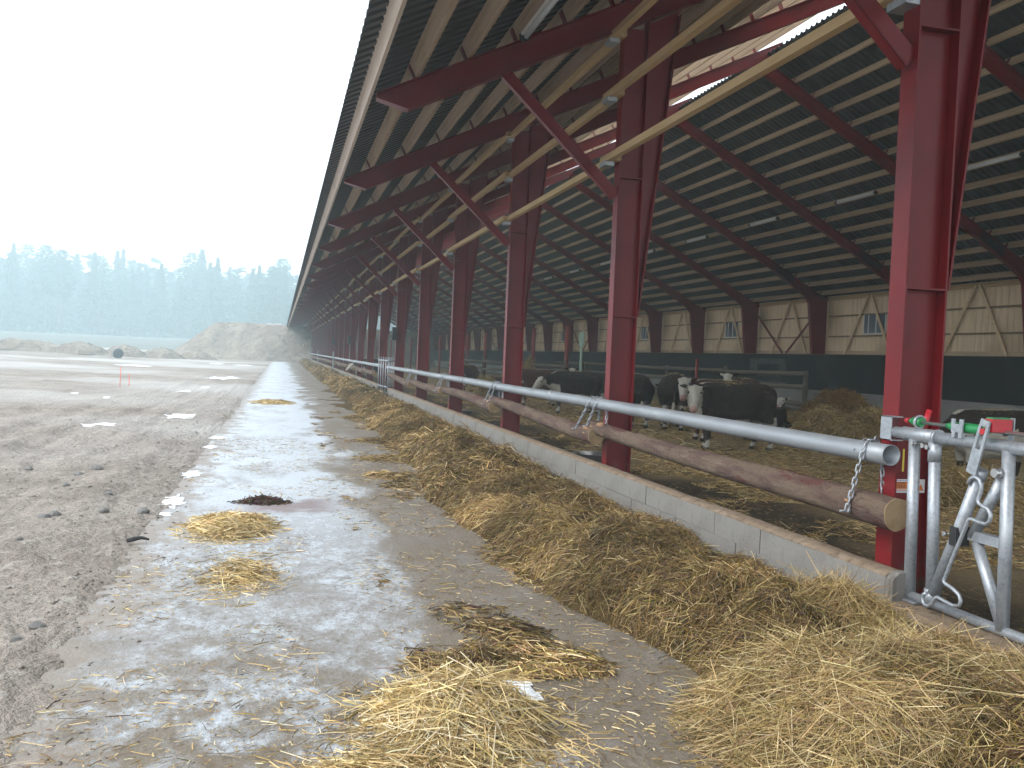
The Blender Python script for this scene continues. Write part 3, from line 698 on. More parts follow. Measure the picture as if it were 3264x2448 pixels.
def over_pipe(y, yl, zl, xl):
    return [(PXR+.075,y+.02,zl+.02), (PXR+.07,y,PZR), (PXR+.03,y,PZR+r), (PXR-.02,y-.0,PZR+r), (PXR-r,y-.01,PZR+.01), (xl,yl,zl)]
chain([(3.66,4.86,.80)]+over_pipe(4.86, 4.875, .745, 3.415)[1:], 'galvanized chain over the pipe end holding the pale-ended log', 'chains holding the logs')
for n in range(1, 5):
    y = FRAMES[n+1]; nm = ('second', 'third', 'fourth', 'fifth')[n-1]
    chain([(3.62,y-.10,.86)]+over_pipe(y-.08, y+.02, .86, 3.43)[1:], f'galvanized chain at the {nm} red column, the one holding the overlapping log tip', 'chains holding the logs')
    chain([(3.64,y+.22,.87)]+over_pipe(y+.16, y+.34, .80, 3.405)[1:], f'galvanized chain at the {nm} red column, slanting to a pin in the log', 'chains holding the logs')
for n in range(6, 12):
    y = FRAMES[n+1]; chain(over_pipe(y+.1, y+.3, .82, 3.41)[1:], 'short chain holding a log beyond the far barred gate', 'far chains', .08)

# ------------------------------------------------------------------ galvanized lock panel at the near column
LP = empty('lock_panel', (3.6, 2.5, .29)); tag(LP, 'galvanized self-locking cattle feed panel with green and red plastic latch parts', 'feed panel')
def wt(name, pts, r_, mt='galv', n=12, par=LP): return MB().tube(pts, r_, n).wbuild(name, mt, par)
XP = 3.6
wt('top_rail', [(XP,4.70,1.253), (XP,2.2,1.253)], .034, n=16)
wt('rail_sleeve', [(XP,4.62,1.253), (XP,4.33,1.253)], .041, n=16)
wt('sleeve_collar', [(XP,4.345,1.253), (XP,4.325,1.253)], .046, n=16)
MB().box((XP-.03,4.69,1.20), (XP+.05,4.80,1.206)).box((XP-.03,4.70,1.20), (XP-.025,4.80,1.345)).box((XP-.03,4.70,1.34), (XP+.05,4.80,1.346)).wbuild('hook_bracket', 'galv', LP)
wt('bottom_rail', [(XP,4.52,.318), (XP,2.2,.318)], .027)
MB().box((XP-.045,4.40,.288), (XP+.04,4.52,.296)).wbuild('foot_plate', 'galv', LP)
wt('upright', [(XP,4.525,1.23), (XP,4.50,.32)], .033)
wt('upright', [(XP,4.355,1.23), (XP,4.315,.32)], .033); wt('upright_sleeve', [(XP,4.356,1.225), (XP,4.352,1.115)], .037)
wt('upright_foot', [(XP,4.324,.40), (XP,4.318,.30)], .037)
wt('upright', [(XP,3.82,1.235), (XP,3.795,.32)], .033)
wt('upright', [(XP,3.05,1.235), (XP,3.04,.32)], .033); wt('upright', [(XP,2.45,1.235), (XP,2.44,.32)], .033)
xa = XP-.055
ka = MB().tube([(xa,3.945,1.10), (xa,4.085,.745), (xa,4.235,.395)], .033, 12).wbuild('keeper_arm', 'galv', LP)
wt('arm_cap', [(xa,3.94,1.12), (xa,3.952,1.075)], .038, par=ka) if False else MB().tube([(xa,3.938,1.125), (xa,3.955,1.075)], .038, 12).wbuild('arm_cap', 'galv', LP)
wt('brace_tube', [(XP,4.035,.755), (XP,3.855,1.085)], .030); wt('brace_tube', [(XP,4.00,.73), (XP,3.80,.335)], .030)
MB().box((XP-.022,3.81,.735), (XP+.022,4.05,.787)).wbuild('pivot_bar', 'galv', LP)
MB().box((xa-.04,4.045,.70), (xa+.045,4.095,.80)).wbuild('pivot_bush', 'rubber', LP)
MB().tube([(xa-.07,4.10,.757), (xa+.05,4.10,.757)], .007, 8).tube([(xa-.075,4.10,.757), (xa-.06,4.10,.757)], .014, 6).wbuild('bolt', 'steel', LP)
pts = [(3.973,1.045),(3.957,1.075),(3.928,1.087),(3.895,1.075),(3.880,1.045),(3.884,1.01),(3.900,.972),(3.893,.955),(3.865,.945),(3.826,.935),(3.808,.910),(3.812,.878),(3.835,.858),(3.88,.858),(3.93,.866),(3.953,.862),(3.965,.835),(4.03,.69),(4.10,.52),(4.112,.50),(4.10,.488),(4.04,.474),(3.995,.455),(3.978,.425),(3.988,.397),(4.03,.386),(4.10,.392),(4.15,.400),(4.168,.390),(4.185,.36),(4.215,.333),(4.245,.330),(4.268,.352),(4.262,.385),(4.235,.40)]
MB().tube([(xa-.045, y, z) for y, z in pts], .0105, 8).wbuild('spring_wire', 'galv', LP)
# latch lever: forked plate
lv = MB(); a0, a1 = Vector((0,3.955,1.10)), Vector((0,3.872,1.385)); dd = (a1-a0); nn = Vector((0,-dd.z,dd.y)).normalized(); L0 = dd.length
def lvq(u0, u1, w0, w1): 
    P_ = [a0+dd*u0+nn*w0, a0+dd*u1+nn*w0, a0+dd*u1+nn*w1, a0+dd*u0+nn*w1]; lv.prism([(p.y,p.z) for p in P_], 'x', xa-.052, xa-.04)
lvq(0, .46, -.034, .034); lvq(.462, .88, -.034, -.016); lvq(.462, .88, .016, .034); lvq(.882, 1.0, -.030, .030)
lv.wbuild('latch_lever', 'galv', LP)
MB().tube([(xa-.054,3.872,1.372), (xa+.11,3.872,1.372)], .012, 8).wbuild('lever_pin', 'steel', LP)
MB().box((xa-.03,3.845,1.325), (xa+.09,3.90,1.392)).wbuild('catch', 'plastic_red', LP)
MB().box((xa-.025,3.850,1.3925), (xa+.085,3.895,1.400)).wbuild('catch_lid', 'plastic_green', LP)
MB().tube([(xa-.056,3.888,1.325), (xa-.035,3.888,1.325)], .016, 10).wbuild('catch_knob', 'plastic_red', LP)
lv2 = MB(); lv2.prism([(3.85,1.255),(3.885,1.255),(3.875,1.40),(3.845,1.40)], 'x', xa+.10, xa+.108); lv2.wbuild('rear_plate', 'galv', LP)
# control rod with green and red plastic
MB().tube([(XP,4.60,1.328), (XP,2.2,1.322)], .0105, 10).wbuild('control_rod', 'steel', LP)
MB().tube([(XP,4.27,1.327), (XP,4.22,1.326), (XP,4.10,1.326), (XP,4.02,1.326), (XP,3.945,1.325)], [.013,.026,.028,.025,.013], 12).wbuild('green_sleeve', 'plastic_green', LP)
MB().tube([(XP,4.54,1.33), (XP,4.47,1.328)], .026, 12).tube([(XP,4.575,1.33), (XP,4.54,1.33)], [.012,.024], 12).wbuild('green_bush', 'plastic_green', LP)
MB().tube([(XP,4.615,1.331), (XP,4.575,1.33)], [.012,.02], 10).wbuild('red_stop', 'plastic_red', LP)
MB().tube([(XP+.03,4.50,1.28), (XP+.07,4.50,1.40)], .018, 10).wbuild('red_handle', 'plastic_red', LP)
rb = MB(); n = 16
rb.tube([(XP, 4.49+.0*j, 1.328) for j in range(2)] if False else [(XP+.035*math.cos(2*math.pi*j/n), 4.492, 1.328+.035*math.sin(2*math.pi*j/n)) for j in range(n)], .008, 6, closed=True)
rb.box((XP-.012,4.482,1.265), (XP+.012,4.502,1.300)).wbuild('rod_bracket', 'galv', LP)
gb = MB(); gb.box((XP-.045,4.10,1.30), (XP-.036,4.185,1.345)); gb.box((XP-.045,4.10,1.345), (XP-.036,4.125,1.372)); gb.box((XP-.045,4.16,1.345), (XP-.036,4.185,1.372)); gb.box((XP-.045,4.105,1.27), (XP-.02,4.13,1.30)); gb.box((XP-.045,4.155,1.27), (XP-.02,4.18,1.30))
gb.wbuild('rod_cradle', 'galv', LP)
for (y, z) in ((4.49,1.205), (4.40,1.20), (4.365,1.195)): MB().tube([(XP-.045,y,z), (XP+.045,y,z)], .008, 6).tube([(XP-.052,y,z), (XP-.043,y,z)], .014, 6).wbuild('bolt', 'steel', LP)
MB().tube([(XP-.03,3.83,1.12), (XP-.075,3.83,1.12)], .024, 10).wbuild('latch_roller', 'steel', LP)

# ------------------------------------------------------------------ far barred gate
FG = empty('barred_gate', (3.45, 31.4, .25)); tag(FG, 'small galvanized gate of upright bars in the gap of the feed wall', 'gate')
la = [(3.50-.03*k, 30.36+.46*k) for k in range(5)]; lb_ = [(3.62,30.95), (3.80,31.95), (3.99,32.95)]
for x, y in la+lb_: MB().tube([(x,y,.245), (x,y,1.46)], .019, 8).wbuild('bar', 'galv', FG)
for z, r_ in ((1.34,.026), (.45,.02)):
    MB().tube([(la[0][0],la[0][1],z), (la[-1][0],la[-1][1],z)], r_, 8).wbuild('rail', 'galv', FG); MB().tube([(la[0][0],la[0][1],z-.03), (lb_[-1][0],lb_[-1][1],z-.03)], r_, 8).wbuild('rail', 'galv', FG)
for k_, (y, lb) in enumerate(((62.0,'whitish upright post against the distant feed wall rail'), (88.0,'pale post far along the feed wall, nearest the bank'))):
    p_ = MB().box((3.40,y-.12,0), (3.48,y+.12,1.5)).box((3.385,y-.16,1.5), (3.49,y+.16,1.53)).build('post', 'galv_dull'); tag(p_, lb, 'post')

# ------------------------------------------------------------------ strip lights, inner pens
lm_b = MB().box((-.045,-.85,-.03), (.045,.85,.0)).mesh('housing'); lm_t = MB().tube([(0,-.86,-.055), (0,.86,-.055)], .028, 8).mesh('tube')
lm_e = MB().box((-.05,-.03,-.085), (.05,.03,0)).mesh('end_cap')
def lamp(x, y, z, ry, label, grp):
    l_ = empty('strip_light', (x, y, z), (0, ry, 0)); tag(l_, label, 'light', grp)
    link('housing', lm_b, 'white_frame', l_); link('tube', lm_t, 'lamp_white', l_); link('end_cap', lm_e, 'plastic_dark', l_, (0,-.89,0)); link('end_cap', lm_e, 'plastic_dark', l_, (0,.89,0))
for n in range(1, 12):
    y = FRAMES[n+1]+S/2; lamp(15.45, y+.05, zb(15.45)+DV+.0, math.atan(.549), 'unlit grey strip light fixed under the rear roof slope', 'strip lights under the rear roof')
lamp(2.4, 8.6, zf(2.4)+DV, -math.atan(.485), 'unlit pale strip light under the front eave purlins', None)
for n in (5, 8): lamp(2.4, FRAMES[n+1]+2.8, zf(2.4)+DV, -math.atan(.485), 'unlit strip light further along under the front eave', 'front eave strip lights')
FX = 15.0
def pen(name, y0_, y1_, x, label, zs=(1.47,1.08,.62), seed=1):
    p_ = empty(name, (x, y0_, FLOOR)); tag(p_, label, 'fence', 'log fences inside the barn'); rr = random.Random(seed); y = y0_
    while y < y1_:
        ye = min(y+5.0, y1_)
        MB().tube([(x+.12,y,.0), (x+.12,y,1.62+rr.uniform(-.05,.1))], .075, 8).wbuild('post', 'old_log', p_)
        for z in zs:
            a = rr.uniform(-.04,.04); MB().tube([(x,y-.2,z+a), (x+.02,(y+ye)/2,z), (x,ye+.2,z-a)], [.075,.07,.06], 8).wbuild('rail', 'old_log', p_)
        y = ye
    return p_
pen('log_fence', 23.9, 48.9, FX, 'dark log fence in front of the black rear wall, behind the white-faced cow')
p_ = pen('log_fence', 34.6, 59.6, 10.9, 'dark log fence tied to the red round masts in mid barn', (1.35,.95,.55), 3)
rp = MB().tube([(0,0,0), (0,0,1.75)], .06, 10).sphere((0,0,1.75), .06, nu=10, nv=5).build('fence_post', 'red_mast', None, (14.4, 29.7, .05)); tag(rp, 'short red post beside the dark log fence', 'post')
gbd = MB().box((-.02,-.38,.4), (.02,.38,1.1)).box((-.03,-.12,-1.0), (.03,.12,.4)).box((-.03,-.05,-1.9), (.03,.05,-1.0)).build('notice_board', 'green_board', None, (14.6, 43.2, 1.95)); tag(gbd, 'pale green board on a white stand in front of the rear wall', 'board')
for (x, y, lb) in ((4.35, 11.9, 'shiny steel water bowl on the floor behind the wall at the second red column'), (4.05, 20.9, 'small pale water trough behind the wall at the fourth red column')):
    t_ = empty('water_bowl', (x, y, .05)); tag(t_, lb, 'water bowl')
    n = 20; prof = [(.20,0),(.27,.10),(.29,.27),(.31,.28),(.28,.275),(.22,.14)]
    vs = [(pr*math.cos(2*math.pi*j/n)*(1.25), pr*math.sin(2*math.pi*j/n), pz) for pr, pz in prof for j in range(n)]
    fs = [(i*n+j, i*n+(j+1)%n, (i+1)*n+(j+1)%n, (i+1)*n+j) for i in range(len(prof)-1) for j in range(n)]+[tuple(range(n-1,-1,-1))]
    MB().add(vs, fs, 0, True).build('bowl', 'steel', t_); MB().add([(.23*1.25*math.cos(2*math.pi*j/n), .23*math.sin(2*math.pi*j/n), .20) for j in range(n)], [tuple(range(n))]).build('water', 'glass', t_)

# ------------------------------------------------------------------ cattle
def capsule(bm_, a, b, ra, rb):
    a = Vector(a); b = Vector(b); d = b-a; M = Matrix.Translation((a+b)/2)@d.to_track_quat('Z', 'Y').to_matrix().to_4x4()
    bmesh.ops.create_cone(bm_, cap_ends=True, segments=12, radius1=ra, radius2=rb, depth=d.length, matrix=M)
    bmesh.ops.create_icosphere(bm_, subdivisions=2, radius=ra, matrix=Matrix.Translation(a)); bmesh.ops.create_icosphere(bm_, subdivisions=2, radius=rb, matrix=Matrix.Translation(b))
def loft(bm_, secs, n=14):
    """secs: (centre, right vec, up vec)"""
    rows = []
    for c, rv, uv in secs:
        rows.append([bm_.verts.new(Vector(c)+Vector(rv)*math.cos(2*math.pi*j/n)+Vector(uv)*math.sin(2*math.pi*j/n)) for j in range(n)])
    for a, b in zip(rows[:-1], rows[1:]):
        for j in range(n): bm_.faces.new((a[j], a[(j+1)%n], b[(j+1)%n], b[j]))
    bm_.faces.new(rows[0][::-1]); bm_.faces.new(rows[-1])
def cow_mesh(name, head_pos, head_dir, lying=False, dark=(.022,.015,.012), legs=0, white_crest=True, belly=0.):
    bm_ = bmesh.new(); zo = -.52 if lying else 0
    S_ = [(-.80,.90,.10,.12), (-.76,.89,.19,.20), (-.62,.86,.25,.28), (-.40,.82,.28,.33), (-.10,.77,.33,.37), (.15,.77,.32,.37), (.38,.79,.27,.36), (.55,.82,.22,.32), (.68,.84,.15,.24)]
    loft(bm_, [((x,0,z+zo), (0,w_,0), (0,0,h_)) for x, z, w_, h_ in S_])
    hp = Vector(head_pos); hd = Vector(head_dir).normalized()
    nb = Vector((.52,0,.90+zo)); poll = hp-hd*.05
    side = hd.cross(Vector((0,0,1))).normalized(); up = side.cross(hd).normalized()
    for t in (0, .5):
        pa = nb.lerp(poll, t); pb = nb.lerp(poll, t+.5); capsule(bm_, pa, pb, .21-.13*t, .21-.13*(t+.5)); capsule(bm_, pa+Vector((.02,0,-.16*(1-t))), pb+Vector((0,0,-.09*(1-t))), .16-.07*t, .14-.09*t)
    H_ = [(-.08,.075,.085), (0,.105,.12), (.10,.105,.125), (.22,.085,.105), (.33,.068,.085), (.40,.072,.078), (.435,.05,.055)]
    loft(bm_, [(hp+hd*a-up*(.02+.05*a), side*b, up*c) for a, b, c in H_], 12)
    for s_ in (-1, 1):
        e0 = hp+side*s_*.09+up*.05-hd*.02; e1 = e0+side*s_*.17+up*.005-hd*.03
        capsule(bm_, e0, e0.lerp(e1,.5), .025, .042); capsule(bm_, e0.lerp(e1,.5), e1, .042, .014)
        bmesh.ops.create_icosphere(bm_, subdivisions=1, radius=.03, matrix=Matrix.Translation(hp+side*s_*.088+up*.035+hd*.07))
        if not lying:
            k = .09*legs*s_
            capsule(bm_, (.42,.15*s_,.72), (.45+k,.15*s_,.40), .12, .058); capsule(bm_, (.45+k,.15*s_,.40), (.43+k*1.3,.15*s_,.12), .056, .04); capsule(bm_, (.43+k*1.3,.15*s_,.12), (.47+k*1.3,.15*s_,.035), .042, .055)
            capsule(bm_, (-.56,.15*s_,.80), (-.48-k,.18*s_,.58), .19, .12); capsule(bm_, (-.48-k,.18*s_,.58), (-.68-k,.16*s_,.42), .11, .055); capsule(bm_, (-.68-k,.16*s_,.42), (-.63-k*1.2,.16*s_,.12), .05, .042); capsule(bm_, (-.63-k*1.2,.16*s_,.12), (-.585-k*1.2,.16*s_,.035), .042, .055)
        else:
            capsule(bm_, (.45,.20*s_,.20), (.75,.24*s_,.10), .10, .06); capsule(bm_, (.75,.24*s_,.10), (.50,.30*s_,.06), .055, .045)
            capsule(bm_, (-.5,.24*s_,.25), (-.15,.34*s_,.14), .17, .09); capsule(bm_, (-.15,.34*s_,.14), (-.55,.38*s_,.07), .06, .045)
    capsule(bm_, (-.79,0,.98+zo), (-.85,.01,.70+zo*.9), .035, .022); capsule(bm_, (-.85,.01,.70+zo*.9), (-.84,.02,max(.40+zo*.6,.1)), .022, .045)
    me = bpy.data.meshes.new(name); bm_.to_mesh(me); bm_.free()
    o_ = bpy.data.objects.new('tmp', me); COL.objects.link(o_)
    md = o_.modifiers.new('r', 'REMESH'); md.mode = 'VOXEL'; md.voxel_size = .022
    sm = o_.modifiers.new('s', 'SMOOTH'); sm.factor = .5; sm.iterations = 5
    bpy.context.view_layer.update()
    me2 = bpy.data.meshes.new_from_object(o_.evaluated_get(bpy.context.evaluated_depsgraph_get())); bpy.data.objects.remove(o_)
    me2.name = name; nv = len(me2.vertices); co = np.zeros(nv*3, np.float32); me2.vertices.foreach_get('co', co); co = co.reshape(-1,3)
    nz = fbm(co[:,0]*7+3, co[:,2]*7+co[:,1]*4, 81, 4)-.5; n2 = fbm(co[:,0]*22+1, co[:,2]*22+co[:,1]*15, 83, 3)
    col = np.tile(np.array(dark), (nv,1))*(0.7+.9*n2)[:,None]; white = np.array((.40,.37,.32))
    rel = co-np.array(hp); a = rel@np.array(hd); b = np.abs(rel@np.array(side)); c = rel@np.array(up)
    isw = (a > -.06+.05*nz) & (a < .5) & (b < .115+.04*nz) & (np.linalg.norm(rel, axis=1) < .55)
    if white_crest:
        isw |= (np.abs(co[:,1]) < .05+.05*nz) & (co[:,0] > .30) & (co[:,2] > 1.06+zo) & (a < 0)
    isw |= (co[:,2] < .52+belly+zo+(.16+belly)*nz) & (np.abs(co[:,0]) < .75) & (np.abs(co[:,1]) < .24+belly) & (co[:,2] > .36+zo)
    isw |= (co[:,0] > .52+.1*nz) & (co[:,2] < .78+zo+.2*nz) & (co[:,2] > .42+zo) & (a < .0)
    if not lying: isw |= (co[:,2] < .17+.2*nz) & (co[:,2] > .07)
    isw |= (co[:,0] < -.80) & (co[:,2] < .58+zo*.7)
    col[isw] = white*(0.75+.45*n2[isw])[:,None]
    muz = (a > .385) & (a < .47) & (b < .09); col[muz] = np.array((.36,.22,.19))
    hoof = co[:,2] < (.06 if not lying else -1); col[hoof] = (.02,.017,.014)
    dirt = (co[:,2] < .75+zo+.5*nz) & ~isw; col[dirt] *= 1.35
    at = me2.color_attributes.new('tint', 'FLOAT_COLOR', 'POINT'); at.data.foreach_set('color', np.concatenate([col, np.ones((nv,1))], 1).astype(np.float32).ravel())
    me2.polygons.foreach_set('use_smooth', np.full(len(me2.polygons), True)); me2.materials.clear(); me2.materials.append(MATS['hide'])
    eyes = [hp+side*s_*.098+up*.035+hd*.085 for s_ in (-1,1)]
    return me2, eyes, zo
eye_me = MB().sphere((0,0,0), .02, nu=8, nv=6).mesh('eye')
def straw_on_back(zo, n=150):
    P = np.stack([rng.uniform(-.65,.35,n), rng.normal(0,.09,n), np.zeros(n)], -1); P[:,2] = 1.16+zo-.9*P[:,1]**2*2-.06*(P[:,0]+.1)**2*2+rng.uniform(-.02,.015,n)
    P[:,2] -= .02+.03*(P[:,0] < -.35)
    D = rng.normal(size=(n,3)); D[:,2] *= .25
    return strands_mesh('straw', P, D, rng.uniform(.06,.22,n), rng.uniform(.004,.007,n), palette(n, PALE, (3,2,2,1,1)))
def cow(loc, heading, label, head_pos=(.98,0,1.02), look=None, scale=1.0, lying=False, legs=0, straw=True, dark=(.022,.015,.012), name='cow', cat='cow', belly=0.):
    """heading in degrees (0 = +X); look = world direction of the face"""
    Rz = Matrix.Rotation(R_(heading), 3, 'Z')
    hd = Rz.inverted()@Vector(look) if look is not None else Vector((.72,0,-.7))
    me, eyes, zo = cow_mesh('body', head_pos, hd, lying, dark, legs, True, belly)
    z = float(fz(np.array([loc[0]]), np.array([loc[1]]))[0]) if loc[0] > 3.6 else 0
    c_ = empty(name, (loc[0], loc[1], max(z, .02)+.0), (0,0,R_(heading))); c_.scale = (scale,)*3; tag(c_, label, cat)
    link('body', me, None, c_)
    for e in eyes: link('eye', eye_me, 'eye', c_, e)
    if straw: o_ = link('straw', straw_on_back(zo), 'straw', c_)
    return c_
def tocam(x, y, dz=-.35): v = Vector((-x, -y, 0)).normalized(); v.z = dz; return v
cow((8.32,15.6), 183, 'black white-faced cow standing side-on with its head turned to the alley, straw on its back', (.84,.26,1.00), tocam(8,15,-.95), 1.13, legs=.6)
cow((8.98,17.2), 180, 'white-faced cow hidden behind the side-on black cow, its face peeping past', (.93,.26,1.08), tocam(8,16,-.8), 1.12, dark=(.05,.02,.014))
cow((9.25,20.3), 68, 'dark cow standing rump towards the alley with a straw-covered back', (1.0,.1,.8), None, 1.18, legs=-.5)
cow((8.35,20.7), 84, 'dark cow standing rump-on and half hidden by the second red column', (1.02,0,.85), None, 1.12)
cow((8.35,25.2), 186, 'dark cow in profile with white throat seen between the second and third red columns', (1.0,.06,.88), Vector((-.75,-.35,-.75)), 1.08, legs=.5)
cow((8.3,29.2), 190, 'brown-patched cow with white crest just past the third red column', (.95,.12,1.03), Vector((-.5,-.7,-.6)), 1.05, dark=(.06,.024,.016))
cow((10.2,31.0), 250, 'pale-faced cow looking to the alley from beside a red round mast', (1.0,0,1.12), tocam(10,31,-.6), 1.05)
cow((12.0,22.0), 215, 'white-faced cow looking over the backs, in front of the dark log fence', (.98,.1,1.16), tocam(12,22,-.75), 1.05, dark=(.045,.02,.014))
cow((11.62,20.0), 15, 'black and white calf lying by the straw heaps', (.80,.22,.80), Vector((-.75,-.6,-.35)), .85, lying=True, name='calf', cat='calf')
cow((9.55,10.45), 178, 'white-bellied dark cow feeding behind the lock panel', (1.05,-.05,.62), Vector((.35,0,-.95)) if False else Vector((-.4,.0,-.9)), .92, legs=.4, belly=.30)
cow((9.9,26.6), 175, 'dark cow standing behind the profile cow with the white throat', (1.0,.05,1.0), tocam(9,26,-.7), 1.05)
cow((4.55,46.0), 200, 'distant cow reaching its pale head out over the feed wall', (1.08,0,.82), Vector((-.75,-.35,-.6)), 1.05, straw=False)
cow((7.4,36.5), 235, 'white-faced cow standing between the fourth and fifth red columns', (.98,0,1.1), tocam(7.4,36,-.8), 1.05, dark=(.06,.026,.018))
cow((8.4,33.6), 30, 'dark cow lying on the bedding near the third red column', (.95,.1,.60), tocam(8,33,-.5), 1.0, lying=True)
cow((9.3,38.6), 190, 'brown cow lying behind the bedding mound past the fourth red column', (.95,.1,.60), tocam(8,38,-.5), 1.05, lying=True, dark=(.05,.022,.016))

# ------------------------------------------------------------------ hay and straw
XFOOT = (np.array([-2,2.6,4.4,5.8,8.2,10,13,16,22,45,112]), np.array([1.95,2.2,2.05,1.85,1.72,1.60,1.85,1.97,2.0,2.05,2.2]))
def pile_h(X, Y):
    xf = np.interp(Y, *XFOOT)+.34*(fbm(Y*.9, Y*0+.5, 91, 3)-.5)
    t = (X-xf)/(3.48-xf); hp = .29+.20*(fbm(Y*.55, Y*0+3, 93, 3)-.45)
    prof = np.where(t < 0, -.25, np.sin(np.clip(t,0,1)**.70*math.pi*.93)*1.0)
    wob = .46*(fbm(X*2.1, Y*1.7, 95, 4)-.46)+.20*(fbm(X*6, Y*5, 97, 3)-.5)
    h = np.where(t < 0, t*.35, hp*prof+wob*np.clip(t*3, 0, 1)*(.25+.75*prof))
    return np.where(t < 0, h-.01, np.maximum(h, .012))
FEED = empty('hay_feed', (2.6, 10, 0)); tag(FEED, 'long ragged ridge of brown hay laid along the feed wall', None, None, 'stuff')
def base_grid(name, xs, ys, hf, mt, par, zmin=-.03):
    X, Y = np.meshgrid(xs, ys); Z = hf(X, Y)-.02; nx, ny = len(xs), len(ys)
    co = np.stack([X, Y, Z], -1).reshape(-1,3); i = np.arange(nx*ny).reshape(ny, nx)
    q = np.stack([i[:-1,:-1], i[:-1,1:], i[1:,1:], i[1:,:-1]], -1).reshape(-1,4)
    q = q[(co[q][:,:,2] > zmin).any(1)]
    o_ = link(name, npmesh(name, co-np.array(par.location), q, None, True), mt, par); return o_
ysn = np.concatenate([np.arange(-1,9,.035), np.arange(9,25,.08), np.arange(25,110,.3)])
o = base_grid('hay_mass', np.linspace(1.3,3.47,60), ysn, pile_h, 'hay_base', FEED); tag(o, kind='stuff')
def scatter(name, par, n, xr, yr, hf, cols, wts, Lr, Wr, tilt=.35, lift=.02, align=None, patch=None, thr=.004, ypow=1.0, bend=.25):
    X = rng.uniform(*xr, n); Y = yr[0]+(yr[1]-yr[0])*rng.random(n)**ypow; h = hf(X, Y); ok = h > thr
    X, Y, h = X[ok], Y[ok], h[ok]; n = len(X)
    e = .03; gx = (hf(X+e, Y)-h)/e; gy = (hf(X, Y+e)-h)/e; gx = np.clip(gx,-1,1); gy = np.clip(gy,-1,1)
    # directions: clumps share a combing direction
    ca = 2*math.pi*fbm(X*1.3, Y*1.3, 101, 2)*2.2+rng.normal(0,.7,n)
    if align is not None: ca = align+rng.normal(0,.55,n)
    D = np.stack([np.cos(ca), np.sin(ca), np.cos(ca)*gx+np.sin(ca)*gy+rng.normal(0,tilt,n)], -1)
    L = rng.uniform(*Lr, n)*(1-.4*rng.random(n)); Wd = rng.uniform(*Wr, n)
    t = palette(n, cols, wts)
    pn = fbm(X*2.2, Y*1.8, 103, 3); t = t*(np.clip(.25+1.5*pn, .5, 1.4))[:,None]; br_ = (fbm(X*1.6, Y*1.1, 105, 3) > .60); t[br_] = t[br_]*1.25+np.array((.06,.04,.02))
    P = np.stack([X, Y, h+rng.uniform(-.012, lift, n)+np.abs(D[:,2]-(np.cos(ca)*gx+np.sin(ca)*gy))*L*.15], -1)-np.array(par.location)
    o_ = link(name, strands_mesh(name, P, D, L, Wd, t, bend), 'straw', par); tag(o_, kind='stuff'); return o_
scatter('hay_strands', FEED, 84000, (1.55,3.47), (1.5,9.5), pile_h, HAY, (5,4.6,1.9,2.6,.5), (.05,.24), (.0022,.0046), .42, .04, bend=.4)
scatter('hay_strands', FEED, 30000, (1.5,3.47), (9.5,28), pile_h, HAY, (5,4.5,2,2.4,.5), (.08,.30), (.004,.009), .42, .06, bend=.4)
scatter('hay_strands', FEED, 16000, (1.6,3.47), (28,110), pile_h, HAY, (5,4,1.8,2,.5), (.2,.5), (.012,.03), .4, .08)
def clump(x, y, rx, ry, hh, seed, ra=.35, fr=3):
    def f(X, Y):
        dx = (X-x)/rx; dy = (Y-y)/ry; r2 = np.sqrt(dx*dx+dy*dy)+ra*(fbm(X*fr+seed, Y*fr, 111+seed, 3)-.5)
        return np.maximum(0, 1-r2**2)*hh*(1+.5*(fbm(X*7, Y*7, 121+seed, 3)-.5))-.004
    return f
